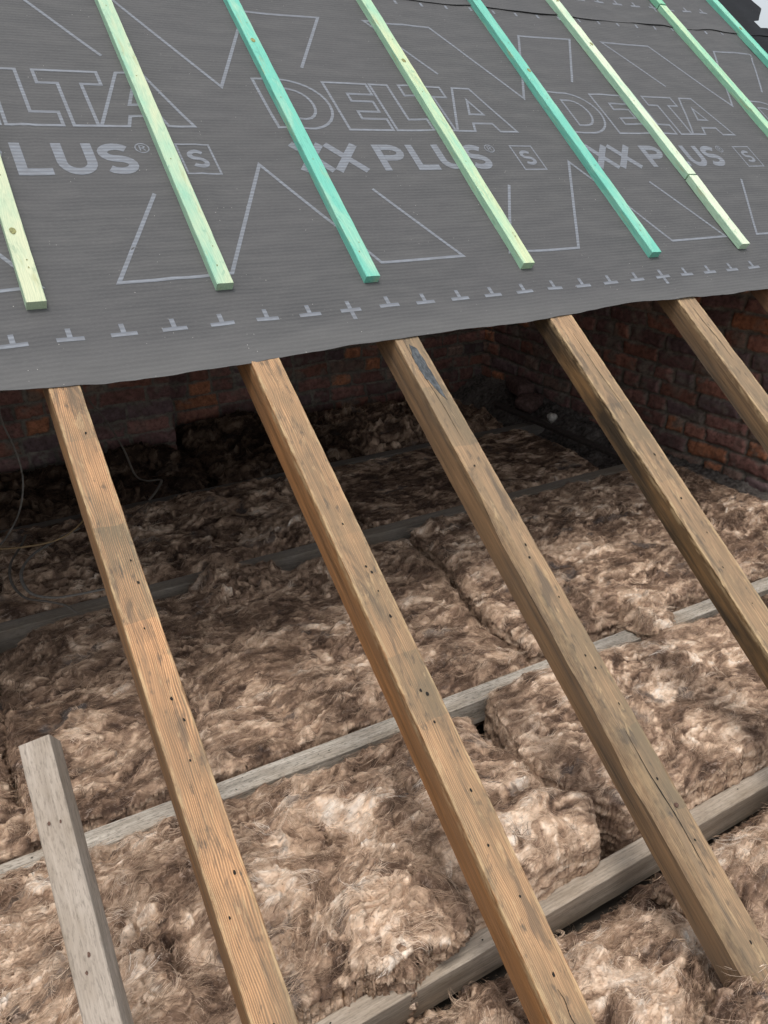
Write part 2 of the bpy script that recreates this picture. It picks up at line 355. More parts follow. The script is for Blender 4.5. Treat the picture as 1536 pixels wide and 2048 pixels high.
# (k, Xtop at S=.45, X at S=-.9, width top, width bottom, height, label)
rafters = [
 (1, 0.003, -0.001, 0.055, 0.064, 0.072, 'reddish striped old rafter, leftmost full-length one, emerging beside the hanging cable'),
 (2, 0.416, 0.421, 0.065, 0.070, 0.076, 'orange-brown old rafter between the striped reddish rafter and the cracked one'),
 (3, 0.789, 0.795, 0.064, 0.072, 0.074, 'cracked grey-brown rafter with a worn slanting left edge and black tar smear at its top'),
 (4, 1.277, 1.275, 0.078, 0.084, 0.056, 'old rafter with a dark stained side, right of the cracked grey-brown one'),
 (5, 1.781, 1.778, 0.074, 0.078, 0.058, 'pale rafter in front of the brick gable wall, leaving the right edge of the photo'),
 (6, 2.212, 2.212, 0.072, 0.072, 0.060, 'reddish rafter only just showing in the far right corner under the membrane'),
]
hole_sets = {
 1: [(0.52,0.008),(0.80,0.012),(0.845,0.012),(0.93,-0.002),(1.06,0.004),(1.10,0.012),(1.165,0.001),(1.345,0.011),(1.40,-0.016),(1.55,-0.004),(1.64,0.003),(1.78,0.009),(1.87,0.006),(2.02,0.018)],
 2: [(0.83,0.004),(0.93,0.01),(0.945,0.016),(0.985,0.012),(1.04,0.013),(1.19,0.004),(1.20,0.013),(1.25,0.002),(1.38,0.01),(1.47,-0.004),(1.56,0.009),(1.68,0.004),(1.76,0.012),(1.9,-0.006),(2.0,0.006)],
 3: [(0.77,-0.012),(0.98,0.004),(1.01,-0.004),(1.11,0.013),(1.24,-0.002),(1.27,0.005),(1.35,0.012),(1.50,0.004),(1.62,0.010),(1.80,0.006),(1.92,0.008),(2.05,0.0)],
 4: [(0.85,0.01),(0.98,0.003),(1.08,0.012),(1.17,-0.008),(1.27,0.008),(1.36,0.002),(1.5,0.01),(1.6,-0.002),(1.72,0.01)],
 5: [(0.84,0.006),(0.96,0.01),(1.03,-0.006),(1.1,0.008),(1.22,0.012),(1.3,0.0)],
 6: [(0.9, 0.0)],
}
RGRP = 'old rafters exposed below the roofing membrane'
S_TOP = 1.2
raf_objs = {}
for (k, xa, xb, wa, wb, h, lab) in rafters:
    slope = (xb - xa) / 1.35
    x0 = xa + slope * (0.45 - S_TOP); s_end = -1.03 if k == 3 else -1.17; x1 = xa + slope * (0.45 - s_end)
    p0 = roof(x0, S_TOP, -0.001); p1 = roof(x1, s_end, -0.001)
    L = (p1 - p0).length
    # local +y = z cross x : points to +X or -X?  x is down-slope, z = roof normal -> y = +X side
    hl = [(hx - 0.0, hy, random.uniform(0.0016, 0.0028)) for hx, hy in hole_sets[k]]
    hl = [(hx + (S_TOP - 0.45) - 0.40, hy, r) for hx, hy, r in hl]
    me = timber_mesh('rafter', L, wa, h, k * 1.37, w2=wb, holes=hl, chamfer=ch3 if k == 3 else None, wear=0.0022 if k > 2 else 0.0018, bow=0.003 * (-1) ** k)
    o = link('rafter', me, [raf_mats[k], DARK], M=frame(p0, p1, ROOF_N))
    tag(o, lab, 'rafter', RGRP); raf_objs[k] = o

# cut-off grey timber at the lower left, a little rolled to the left
nrm = (ROOF_N + Vector((-0.30, 0, 0))).normalized()
m_stub = grey_wood('grey_sawn_timber', (0.24, 0.20, 0.162), (0.42, 0.36, 0.30), 3.0, 0.45)
p0 = roof(-0.205, -0.205, -0.001); p1 = roof(-0.218, -1.17, -0.001)
me = timber_mesh('cut_timber', (p1 - p0).length, 0.046, 0.055, 9.1, holes=[(0.125, -0.006, .002), (0.128, 0.010, .002), (0.31, 0.004, .0024), (0.33, -0.004, .002), (0.41, -0.002, .0022)], bevel=0.0012, w2=0.049)
o = link('cut_timber', me, [m_stub, RUST], M=frame(p0, p1, nrm))
tag(o, 'short grey timber with a sawn-off upper end at the lower left of the loft', 'timber')

# ceiling joists parallel to the eaves
jm = {'A': grey_wood('weathered_joist', (0.19, 0.155, 0.118), (0.50, 0.425, 0.345), 1.0, 0.3),
      'B': grey_wood('weathered_joist_speckled', (0.19, 0.17, 0.14), (0.62, 0.555, 0.475), 2.0, 0.7),
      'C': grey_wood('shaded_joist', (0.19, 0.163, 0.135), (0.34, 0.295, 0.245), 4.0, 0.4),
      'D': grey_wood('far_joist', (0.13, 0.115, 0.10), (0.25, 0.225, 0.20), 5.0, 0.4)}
JG = 'grey ceiling joists lying between the insulation batts'
for k, y0, y1, z0, wd, h, lab in [
    ('A', -0.452, -0.452, -0.680, 0.040, 0.095, 'front ceiling joist, thick grey beam crossing under the rafters at the lower right'),
    ('B', 0.163, 0.096, -0.648, 0.056, 0.075, 'speckled grey ceiling joist crossing the middle of the insulation'),
    ('C', 1.122, 1.122, -0.644, 0.056, 0.075, 'dull grey joist in the shade, third back from the eaves'),
    ('D', 1.835, 1.835, -0.648, 0.050, 0.075, 'farthest grey joist, dimly seen below the tar-smeared rafter')]:
    p0 = Vector((-1.5, y0, z0)); p1 = Vector((2.74, y1, z0))
    hl = [(random.uniform(1, 3.5), random.uniform(-wd * .3, wd * .3), 0.0015) for _ in range(7)]
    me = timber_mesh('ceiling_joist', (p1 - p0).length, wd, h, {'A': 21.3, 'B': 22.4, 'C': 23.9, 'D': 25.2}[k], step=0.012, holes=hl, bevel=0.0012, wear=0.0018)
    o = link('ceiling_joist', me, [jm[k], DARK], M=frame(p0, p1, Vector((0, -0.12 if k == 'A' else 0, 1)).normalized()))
    tag(o, lab, 'joist', JG)

# tar smear, knot and nail on the cracked rafter, drawn in its own local frame
TAR = NT('black_tar', 0.42, 0.5); _n = TAR.noise(TAR.coord('Object', (60, 160, 90)), 1, 5, 0.65)
TAR = TAR.done(TAR.mix(TAR.ramp(_n, [(0.4, 0), (0.65, 1)]), (0.012, 0.015, 0.018), (0.075, 0.085, 0.09)), TAR.bump(_n, 0.002, 1.0))
def patch(name, parent, pts, z, mat, thick=0.0012):
    bm = bmesh.new(); vs = [bm.verts.new((x, y, z)) for x, y in pts]
    f = bm.faces.new(vs); r = bmesh.ops.extrude_face_region(bm, geom=[f])
    for v in r['geom']:
        if isinstance(v, bmesh.types.BMVert): v.co.z += thick
    bmesh.ops.recalc_face_normals(bm, faces=bm.faces)
    me = bpy.data.meshes.new(name); bm.to_mesh(me); bm.free()
    o = bpy.data.objects.new(name, me); COL.objects.link(o); me.materials.append(mat); o.parent = parent; return o
def ragged(pts, n=6, amp=0.0012, seed=1):
    rnd = random.Random(seed); out = []
    for (a, b) in zip(pts, pts[1:] + pts[:1]):
        for i in range(n):
            t = i / n; out.append((a[0] + (b[0] - a[0]) * t + rnd.uniform(-amp, amp) * 2, a[1] + (b[1] - a[1]) * t + rnd.uniform(-amp, amp)))
    return out
x_ = S_TOP - 0.45
o = patch('tar_smear', raf_objs[3], ragged([(x_ + .015, -.006), (x_ + .03, .009), (x_ + .10, .0125), (x_ + .155, .0135), (x_ + .185, .012), (x_ + .165, .002), (x_ + .125, -.008), (x_ + .12, -.013), (x_ + .07, -.016), (x_ + .045, -.013)], 5), -0.0002, TAR)
o['label'] = 'black tar smear near the top of the rafter'
# long drying crack (a dark groove strip) on the chamfered side
CR = plain('crack_shadow_gap', (0.02, 0.016, 0.012), 0.95, 0.1)
def strip_line(name, parent, pts, w, z, mat):
    a = []; b = []
    for i, (x, y) in enumerate(pts):
        ww = w * (0.25 + 0.75 * math.sin(math.pi * i / (len(pts) - 1))) * random.uniform(0.6, 1.2)
        a.append((x, y - ww / 2)); b.append((x, y + ww / 2))
    return patch(name, parent, a + b[::-1], z, mat, 0.0004)
def crack(parent, x0, x1, y0, y1, w=0.0012, z=0.0005, seed=1, n=40):
    rnd = random.Random(seed); ph = rnd.uniform(0, 9)
    pts = [(x0 + (x1 - x0) * t, y0 + (y1 - y0) * t + 0.0016 * math.sin(9 * t + ph) + rnd.uniform(-.0003, .0003)) for t in np.linspace(0, 1, n)]
    return strip_line('crack', parent, pts, w, z, mat=CR)
crack(raf_objs[3], x_ + 0.0, x_ + 0.30, -.016, -.004, 0.0014, seed=3)
crack(raf_objs[3], x_ + 1.0, x_ + 1.28, -.008, .001, 0.0022, seed=4)
crack(raf_objs[2], x_ + 1.30, x_ + 1.37, .0, .002, 0.0018, seed=5)
crack(raf_objs[4], x_ + 0.05, x_ + 0.35, .004, .012, 0.0010, seed=6)
crack(raf_objs[5], x_ + 0.02, x_ + 0.22, -.004, .006, 0.0012, seed=8)
# a round nail head left in the cracked rafter
bm = bmesh.new(); bmesh.ops.create_cone(bm, cap_ends=True, segments=14, radius1=0.005, radius2=0.0042, depth=0.003, matrix=Matrix.Translation((x_ + 1.155, 0.012, 0.0012)))
me = bpy.data.meshes.new('nail'); bm.to_mesh(me); bm.free(); link('nail', me, RUST, parent=raf_objs[3])

# ------------------------------------------------------------------ membrane
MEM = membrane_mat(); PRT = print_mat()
def mem_h(X, S):      # how far the felt stands off the rafters
    X = np.asarray(X, float); S = np.asarray(S, float)
    sag = 0.0
    for c in (0.003, 0.416, 0.789, 1.277, 1.781, 2.245, 2.80): sag = np.maximum(sag, np.exp(-((X - c) / 0.05) ** 2))
    edge = np.exp(-(S - 0.44) / 0.05)
    e = 0.0045 + 0.0012 * fbm(X * 2.2, S * 3, 1.0, 3) + edge * (0.004 * fbm(X * 5, 0.3, 4.0, 3) + 0.002) + (sag - 1) * 0.003 + 0.003
    wr = np.exp(-((perlin(X * 2.3 + 0.6 * S, S * 0.9, 5.5)) / 0.05) ** 2) * 0.0022 * sstep(-.1, .4, fbm(X * 1.3, S * 1.3, 6.6, 2)); e = e + wr
    right = sstep(2.5, 3.2, X)
    e = e - np.clip(0.50 - S, 0, 1) ** 1.5 * 0.55
    e = e + right * 0.006 * (fbm(X * 4, S * 2, 8.0, 3) + 0.4)
    return e
eX = np.array([-1.6, -0.112, 0.062, 0.291, 0.405, 0.632, 0.767, 0.871, 1.07, 1.291, 1.53, 1.834, 2.16, 2.9, 3.6]); eS = np.array([0.455, 0.454, 0.440, 0.440, 0.444, 0.455, 0.454, 0.460, 0.457, 0.458, 0.476, 0.462, 0.465, 0.47, 0.47])
def low_edge(X): return np.interp(X, eX, eS) + 0.0035 * fbm(np.asarray(X) * 9, 0.5, 2, 3)
def seam(X): return 1.912 + 0.004 * np.interp(X, [1, 3], [0, -1]) + 0.006 * fbm(np.asarray(X) * 4, 0.1, 6, 3)
def low_right(S): return 3.33 + np.interp(S, [0.4, 1.60, 1.72, 1.92, 2.0], [0, 0, 0.02, 0.20, 0.22]) + 0.008 * fbm(np.asarray(S) * 9, 0, 0, 3)
def up_right(S): return np.interp(S, [1.88, 2.03, 2.035, 2.14, 2.235, 2.30, 2.6, 3.0], [3.50, 3.49, 3.53, 3.645, 3.63, 3.52, 3.36, 3.34]) + 0.004 * fbm(np.asarray(S) * 14, 0, 3, 3)
def sheet(name, smin, smax, rightf, lift, nx, ns, thick=0.0012):
    u = np.linspace(0, 1, nx)[:, None]; v = np.linspace(0, 1, ns)[None, :] ** 1.35
    S0 = np.zeros((nx, ns)); X = np.zeros((nx, ns))
    Xg = -1.62 + (3.35 + 1.62) * u + 0 * v
    for it in range(4):
        s = smin(Xg) * (1 - v) + smax(Xg) * v; Xr = rightf(s); Xg = -1.62 + (Xr + 1.62) * u
    s = smin(Xg) * (1 - v) + smax(Xg) * v
    N = mem_h(Xg, s) + lift(Xg, s)
    over = np.clip(Xg - 3.33, 0, 1); N = N + over * 0.03          # loose overhang at the verge curls up
    top = np.stack([Xg, s, N], -1).reshape(-1, 3); bot = top - np.array([0, 0, thick])
    F = grid_faces(nx, ns); n = nx * ns; F2 = F[:, ::-1] + n
    i = np.arange(n).reshape(nx, ns)
    rim = [i[:, 0], i[-1, :], i[::-1, -1], i[0, ::-1]]
    q = []
    for r in rim: q.append(np.stack([r[:-1], r[:-1] + n, r[1:] + n, r[1:]], -1))
    tone = 1 - sstep(3.325, 3.36, top[:, 0] + 0.0)
    T = np.stack([tone, tone, tone], -1); T = np.concatenate([T, T])
    me = mesh_np(name, np.concatenate([top, bot]), np.concatenate([F, F2] + q)[:, ::-1], T)
    bm = bmesh.new(); bm.from_mesh(me); bmesh.ops.recalc_face_normals(bm, faces=bm.faces)
    for e in bm.edges:
        if len(e.link_faces) == 2 and e.link_faces[0].normal.angle(e.link_faces[1].normal, 0) > 1: e.smooth = False
    bm.to_mesh(me); bm.free()
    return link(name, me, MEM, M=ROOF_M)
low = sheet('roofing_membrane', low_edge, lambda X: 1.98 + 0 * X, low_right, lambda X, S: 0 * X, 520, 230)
tag(low, 'dark grey lettered membrane sheet covering the rafters, with a wavy lower edge', 'roofing membrane', 'roofing membrane sheets')
upl = lambda X, S: 0.0016 + np.exp(-(S - 1.905) / 0.02) * np.clip(0.0008 + 0.005 * fbm(X * 3.3, 0.7, 9, 3), 0.0005, 0.02)
upo = sheet('roofing_membrane', seam, lambda X: 3.02 + 0 * X, up_right, upl, 420, 120)
tag(upo, 'upper membrane sheet along the top right, overlapping the lettered one at a ragged seam', 'roofing membrane', 'roofing membrane sheets')

# ---- print on the felt: strokes that ride on its surface
class Print:
    def __init__(s, lift=0.0006, hf=None): s.V = []; s.F = []; s.lift = lift; s.hf = hf or mem_h
    def add(s, pts):
        if max(p[0] for p in pts) > 3.31 or min(p[0] for p in pts) < -1.6: return
        n = len(s.V)
        for x, y in pts: s.V.append((x, y))
        s.F.append(list(range(n, n + len(pts))))
    def stroke(s, pts, w, closed=False, cap=True):
        """mitred polyline stroke; subdivided every 15 mm"""
        P = [Vector(p) for p in pts]; n = len(P); L = []; Rr = []
        for i in range(n):
            a = P[i - 1] if (i > 0 or closed) else None; b = P[(i + 1) % n] if (i < n - 1 or closed) else None
            d1 = (P[i] - a).normalized() if a is not None else None; d2 = (b - P[i]).normalized() if b is not None else None
            if d1 is None: d1 = d2
            if d2 is None: d2 = d1
            n1 = Vector((-d1.y, d1.x)); n2 = Vector((-d2.y, d2.x)); m = (n1 + n2)
            if m.length < 1e-3: m = n1
            m.normalize(); k = 1 / max(0.28, m.dot(n1))
            L.append(P[i] + m * w / 2 * k); Rr.append(P[i] - m * w / 2 * k)
        segs = [(i, (i + 1) % n) for i in range(n if closed else n - 1)]
        for a, b in segs:
            k = max(1, int((P[b] - P[a]).length / 0.015))
            for q in range(k):
                t0, t1 = q / k, (q + 1) / k
                s.add([L[a].lerp(L[b], t0), Rr[a].lerp(Rr[b], t0), Rr[a].lerp(Rr[b], t1), L[a].lerp(L[b], t1)])
    def build(s, name, parent):
        V = np.array([(p[0], p[1]) for p in s.V]); z = s.hf(V[:, 0], V[:, 1]) + s.lift
        me = mesh_np(name, np.column_stack([V, z]), np.array([f for f in s.F if len(f) == 4]), smooth=True)
        o = bpy.data.objects.new(name, me); COL.objects.link(o); me.materials.append(PRT); o.parent = parent
        return o
def arc(cx, cy, rx, ry, a0, a1, n=10):
    return [(cx + rx * math.cos(R(a0 + (a1 - a0) * i / n)), cy + ry * math.sin(R(a0 + (a1 - a0) * i / n))) for i in range(n + 1)]
def esc(cx, y0, w, h, sw):        # letter S as a centre line
    r = (h - sw) / 4; rx = (w - sw) / 2
    return arc(cx, y0 + h - sw / 2 - r, rx, r, 35, 270, 12)[:-1] + arc(cx, y0 + sw / 2 + r, rx, r, 90, -145, 12)
PER = 1.0665
B0, B1 = 1.212, 1.425
H = B1 - B0
def word(pr, X):
    o = lambda pts, c=True: pr.stroke([(X + x, y) for x, y in pts], 0.0085, c)
    t = 0.050
    # D E L T A as outlines
    o([(-.318, B1), (-.225, B1)] + arc(-.225, (B0 + B1) / 2, .108, H / 2, 80, -80, 12) + [(-.225, B0), (-.318, B0)])
    o([(-.258, B1 - t * .8), (-.225, B1 - t * .8)] + arc(-.225, (B0 + B1) / 2, .056, H / 2 - t * .8, 80, -80, 10) + [(-.225, B0 + t * .8), (-.258, B0 + t * .8)])
    o([(-.097, B1), (.050, B1), (.050, B1 - t), (-.035, B1 - t), (-.035, B1 - .083), (.038, B1 - .083), (.038, B0 + .083), (-.035, B0 + .083), (-.035, B0 + t), (.048, B0 + t), (.048, B0), (-.097, B0)])
    o([(.062, B1), (.125, B1), (.125, B0 + t), (.189, B0 + t), (.189, B0), (.062, B0)])
    o([(.166, B1), (.320, B1), (.320, B1 - t), (.271, B1 - t), (.271, B0), (.214, B0), (.214, B1 - t), (.166, B1 - t)])
    o([(.370, B1), (.437, B1), (.512, B0), (.445, B0), (.433, B0 + .038), (.358, B0 + .038), (.345, B0), (.278, B0)])
    o([(.397, B1 - .06), (.424, B0 + .083), (.369, B0 + .083)])
    # XX PLUS
    y0, y1 = 1.038, 1.147; sw = 0.023
    f = lambda pts, w_=sw, c=False: pr.stroke([(X + x, y) for x, y in pts], w_, c)
    for xa, xb in ((-.312, -.224), (-.208, -.118)):
        f([(xa, y1), (xb, y0)]); m = (xa + xb) / 2; f([(xb, y1), (m + .006, (y0 + y1) / 2 + .008)]); f([(m - .006, (y0 + y1) / 2 - .008), (xa, y0)])
    f([(-.050, y0), (-.050, y1)]); f([(-.038, y1 - sw / 2), (-.010, y1 - sw / 2)] + arc(-.010, y1 - .034, .030, .0225, 85, -85, 8) + [(-.038, y1 - .0565)])
    f([(.063, y1), (.063, y0)]); f([(.0745, y0 + sw / 2), (.128, y0 + sw / 2)])
    f([(.153, y1)] + arc(.187, y0 + .043, .034, .032, 180, 360, 10) + [(.221, y1)])
    f(esc(.284, y0, .086, y1 - y0, sw))
    f(arc(.352, 1.130, .0165, .0165, 0, 340, 16), .0032, True)
    f([(.3465, 1.121), (.3465, 1.139), (.354, 1.139), (.3585, 1.1345), (.354, 1.130), (.3475, 1.130)], .0032); f([(.353, 1.130), (.3585, 1.121)], .0032)
    f([(.436, 1.144), (.522, 1.144), (.512, 1.036), (.430, 1.036)][::1] if False else [(.4385, 1.143), (.524, 1.143), (.524, 1.035), (.4385, 1.035)], .0055, True)
    f(esc(.481, 1.056, .050, .066, .0125), .0125)
def zig(pr, X):
    o = lambda pts: pr.stroke([(X + x, y) for x, y in pts], 0.0092)
    o([(.353, 1.495), (.194, 1.757), (.452, 1.757), (.645, 1.385), (.842, 1.752), (1.095, 1.757), (.930, 1.490)])
    o([(.334, .968), (.175, .696), (.430, .696), (.637, 1.068), (.828, .696), (1.084, .699), (.928, .966)])
pl = Print(); pz = Print()
for i in (-2, -1, 0, 1, 2, 3):
    X = PER * i
    word(pl, X)
    zig(pz, X)
# partial repeat running under the verge
pl.build('printed_lettering', low)['label'] = 'pale grey outlined DELTA lettering over bold XX PLUS words'
pz.build('printed_zigzag', low)['label'] = 'pale grey zigzag outline pattern'
upf = lambda X, S: mem_h(X, S) + upl(X, S)
for i in range(-15, 33):
    x = -0.0665 + 0.1062 * i; w_ = 0.0105; plus = (i - 7) % 10 == 0
    if not -1.58 < x < 3.2: continue
    pt = Print(); pt.stroke([(x - .027, .5535), (x + .027, .5535)], w_); pt.stroke([(x, .5588), (x, .582)], w_)
    if plus: pt.stroke([(x, .5482), (x, .524)], w_)
    pt.build('printed_tick_mark', low)
    xs_ = x + 0.03
    if xs_ < 3.24 and xs_ > 0.9:
        pt = Print(); pt.stroke([(xs_, 1.903), (xs_, 1.882)], w_); pt.build('printed_tick_mark', low)
        s0 = 2.045; pt = Print(hf=upf); pt.stroke([(xs_ - .027, s0), (xs_ + .027, s0)], w_); pt.stroke([(xs_, s0 + .0053), (xs_, s0 + .028)], w_)
        if plus: pt.stroke([(xs_, s0 - .0053), (xs_, s0 - .029)], w_)
        pt.build('printed_tick_mark', upo)
# faint mark on the black overhang
# ------------------------------------------------------------------ counter battens
BG = 'green treated battens nailed over the membrane'
P_, G_ = (0.62, 0.70, 0.44), (0.16, 0.50, 0.34)
T_ = (0.16, 0.55, 0.42)
# (x of centre at S=.64, x at S=1.9, S lower end, S upper end, pale, green, amount of green, label)
bts = [
 (-0.004, 0.020, 0.640, 2.98, (0.62, 0.68, 0.46), (0.33, 0.55, 0.38), 0.38, 'pale creamy green batten cut by the left edge of the photo'),
 (0.394, 0.428, 0.648, 2.98, (0.60, 0.68, 0.45), (0.27, 0.56, 0.40), 0.47, 'green batten with a round knot, crossing the final A of the leftmost lettering'),
 (0.768, 0.818, 0.632, 2.98, (0.56, 0.72, 0.50), T_, 0.66, 'batten turning from pale green to strong teal downwards, left of the middle lettering'),
 (1.259, 1.306, 0.632, 2.98, (0.64, 0.72, 0.43), (0.27, 0.60, 0.42), 0.44, 'yellowish green batten lying across the middle lettering'),
 (1.757, 1.803, 0.632, 2.98, (0.42, 0.74, 0.54), T_, 0.60, 'teal batten between the middle lettering and the right-hand lettering'),
 (2.175, 2.229, 0.635, 0.965, (0.70, 0.80, 0.60), (0.36, 0.66, 0.45), 0.30, 'short pale batten offcut, lowest piece of the sixth row, below the dark gap'),
 (2.190, 2.226, 0.972, 2.98, (0.70, 0.80, 0.60), (0.30, 0.64, 0.44), 0.33, 'long pale mint batten above the dark gap, crossing the right-hand lettering'),
 (2.838, 2.866, 0.700, 2.035, (0.58, 0.76, 0.48), (0.22, 0.60, 0.40), 0.48, 'light green batten near the verge, ending at a butt joint under the top edge'),
 (2.868, 2.895, 2.039, 2.98, (0.45, 0.70, 0.46), (0.16, 0.54, 0.34), 0.55, 'green batten tip above the butt joint at the top edge'),
 (3.262, 3.288, 0.700, 2.98, (0.38, 0.72, 0.54), (0.16, 0.58, 0.42), 0.60, 'bluish green batten beside the black overhang at the top right corner'),
]
KN = plain('brown_knot', (0.20, 0.20, 0.08), 0.6, 0.35, 200)
for i, (xa, xb, s0, s1, pale, green, amt, lab) in enumerate(bts):
    sl = (xb - xa) / 1.26; f = lambda s: xa + sl * (s - 0.64) if s0 < 0.9 else xa + sl * (s - s0)
    p0 = roof(f(s1), s1, 0.029); p1 = roof(f(s0), s0, 0.0285)
    if s0 > 1.5: up = 0.004
    else: up = 0.0
    L = (p1 - p0).length
    hl = []
    for q in range(2 if L < .5 else 7):
        hl.append((L - random.uniform(0.05, 0.12) - q * 0.31, random.uniform(-.008, .008), 0.0016))
    hl += [(L - 0.115, 0.006, 0.0014)]
    me = timber_mesh('counter_batten', L, 0.0385, 0.0225, 40 + i * 1.9, step=0.02, nt_=5, nh=3, holes=[h for h in hl if 0.02 < h[0] < L - .02], bevel=0.0012, wear=0.0006, bow=0.003 * random.uniform(-1, 1))
    m = batten_mat('green_treated_pine_%s' % 'abcdefghij'[i], pale, green, amt, 1.3 * i + 0.7)
    o = link('counter_batten', me, [m, KN], M=frame(p0 + ROOF_N * up, p1 + ROOF_N * up, ROOF_N)); tag(o, lab, 'batten', BG)
    # knots
    rnd = random.Random(100 + i)
    spots = {1: [(1.20, .004)], 0: [(0.20, -.004)], 2: [(0.94, -.003)]}.get(i, [(rnd.uniform(.3, .9), rnd.uniform(-.008, .008)), (rnd.uniform(1.0, 1.4), rnd.uniform(-.01, .01))])
    for sx, sy in spots:
        x = L - sx
        if x < 0.05: continue
        for (rr, mt, dz) in ((0.0065, 0, 0.0003),):
            pts = [(x + rr * 1.5 * math.cos(a) * rnd.uniform(.9, 1.1), sy + rr * math.sin(a) * rnd.uniform(.9, 1.1)) for a in np.linspace(0, 2 * math.pi, 16)[:-1]]
            k_ = patch('knot', o, pts, 0.0001, KN, 0.0007)

# ------------------------------------------------------------------ brick walls (relief meshes)
BRK = brick_mat()
def brick_wall(name, length, height, M, topf, seed, thick=0.10, res=0.0065, palette=0.25, base=None):
    """local x along, y up, z out of the face; topf(x) = height limit at x"""
    nx, ny = int(length / res), int(height / res)
    x = np.linspace(0, length, nx)[:, None] + np.zeros((1, ny)); y = np.zeros((nx, 1)) + np.linspace(0, height, ny)[None, :]
    rs = np.random.RandomState(seed)
    xw = x + 0.012 * fbm(x * 6, y * 8, seed, 3) + 0.003 * fbm(x * 40, y * 40, seed, 2); yw = y + 0.012 * fbm(x * 2.2, y * 5, seed + 5, 3) + 0.003 * fbm(x * 30, y * 30, seed + 5, 3)
    ch = 0.0745; row = np.floor(yw / ch).astype(int); fy = yw / ch - row
    d = np.full(x.shape, 1.0); idx = np.zeros(x.shape, int)
    for r in range(row.min(), row.max() + 1):
        edges = [-0.4 + rs.uniform(0, .2)]
        while edges[-1] < length + 0.4: edges.append(edges[-1] + (0.115 if rs.rand() < .45 else 0.222) * rs.uniform(0.93, 1.07))
        e = np.array(edges); m = row == r; xx = xw[m]; k = np.searchsorted(e, xx) - 1
        k = np.clip(k, 0, len(e) - 2); dx = np.minimum(xx - e[k], e[k + 1] - xx); dy = np.minimum(fy[m], 1 - fy[m]) * ch
        d[m] = np.minimum(dx, dy); idx[m] = (r + 50) * 1000 + k
    jw = 0.0068 + 0.0045 * fbm(x * 18, y * 18, seed + 2, 3)
    dd = d - jw
    hh = rs.rand(200000)[idx % 200000]; h2 = rs.rand(200000)[(idx * 7) % 200000]; h3 = rs.rand(200000)[(idx * 13) % 200000]
    brick = sstep(-0.002, 0.003, dd)
    z = brick * (0.006 + 0.010 * h2) + sstep(0, 0.014, dd) * 0.004 + 0.0035 * fbm(x * 28, y * 28, seed, 4) + 0.008 * fbm(x * 4, y * 4, seed + 1, 3)
    tilt = (h3 - .5) * 0.12 * (fy - .5) * ch
    z = z + brick * tilt
    cols = np.array([(0.19, 0.095, 0.078), (0.15, 0.085, 0.078), (0.12, 0.08, 0.08), (0.23, 0.105, 0.075), (0.34, 0.14, 0.075), (0.19, 0.125, 0.10)])
    ci = np.searchsorted(np.cumsum([.26, .22, .17, .13, palette * .4, 1.0]), hh); ci = np.clip(ci, 0, 5)
    c = 1.5 * cols[ci] * (0.75 + 0.5 * h3[..., None]) * (1 + 0.3 * fbm(x * 30, y * 30, seed + 3, 3)[..., None])
    mort = np.array([0.29, 0.255, 0.21]) * (0.8 + 0.35 * fbm(x * 12, y * 12, seed + 4, 3)[..., None])
    smear = sstep(0.15, 0.6, fbm(x * 9, y * 12, seed + 7, 4))[..., None] * 0.7
    b = (brick[..., None]) * (1 - smear)
    c = np.clip(mort * (1 - b) + c * b, 0.01, 1)
    # mortar smeared over bricks evens out the relief
    tf = topf(x); keepv = y <= tf
    V = np.stack([x, y, z], -1).reshape(-1, 3); F = grid_faces(nx, ny)
    kv = keepv.reshape(-1); F = F[kv[F].all(1)]
    T = c.reshape(-1, 3)
    # solid backing so the wall has thickness
    xs = np.linspace(0, length, 60); tops = np.minimum(topf(xs), height) - 0.004
    bv = []; 
    for xx, tt in zip(xs, tops):
        for zz in (-0.012, -thick): bv += [(xx, 0, zz), (xx, tt, zz)]
    bv = np.array(bv); n0 = len(V); bf = []
    for q in range(59):
        a = n0 + q * 4; b_ = a + 4
        bf += [(a, b_, b_ + 1, a + 1), (a + 2, a + 3, b_ + 3, b_ + 2), (a + 1, b_ + 1, b_ + 3, a + 3), (a, a + 2, b_ + 2, b_)]
    for q in (0, 59):
        a = n0 + q * 4; bf.append((a, a + 1, a + 3, a + 2))
    V = np.concatenate([V, bv]); F = np.concatenate([F, np.array(bf)]); T = np.concatenate([T, np.tile([0.22, 0.16, 0.13], (len(bv), 1))])
    me = mesh_np(name, V, F, T); return link(name, me, BRK, M=M)
ZB = -0.84
# right gable wall: x = 2.80 facing -x ; local x runs +y reversed so that z points to -x
def basis(o, ux, uy, uz): return Matrix(((ux[0], uy[0], uz[0], o[0]), (ux[1], uy[1], uz[1], o[1]), (ux[2], uy[2], uz[2], o[2]), (0, 0, 0, 1)))
roofz = lambda y: y * math.tan(TH)
o = brick_wall('brick_wall', 3.75, 2.75, basis((2.80, 2.75, ZB), (0, -1, 0), (0, 0, 1), (-1, 0, 0)), lambda x: roofz(2.75 - x) - ZB - 0.012, 5, thick=0.45, palette=0.28)
tag(o, 'rough red and orange brick gable wall behind the two right-hand rafters', 'wall')
o = brick_wall('brick_wall', 1.76, 2.7, basis((0.77, 2.40, ZB), (-1, 0, 0), (0, 0, 1), (0, -1, 0)) @ Matrix.Translation((0, 0, 0)), lambda x: roofz(2.40) - ZB - 0.03 + 0 * x, 8, thick=0.30, palette=0.2)
tag(o, 'projecting brick pier of the back wall, behind the hanging cables on the left', 'wall')
o = brick_wall('brick_wall', 2.08, 2.9, basis((2.82, 2.64, ZB), (-1, 0, 0), (0, 0, 1), (0, -1, 0)), lambda x: roofz(2.64) - ZB - 0.03 + 0 * x, 12, thick=0.12, palette=0.15)
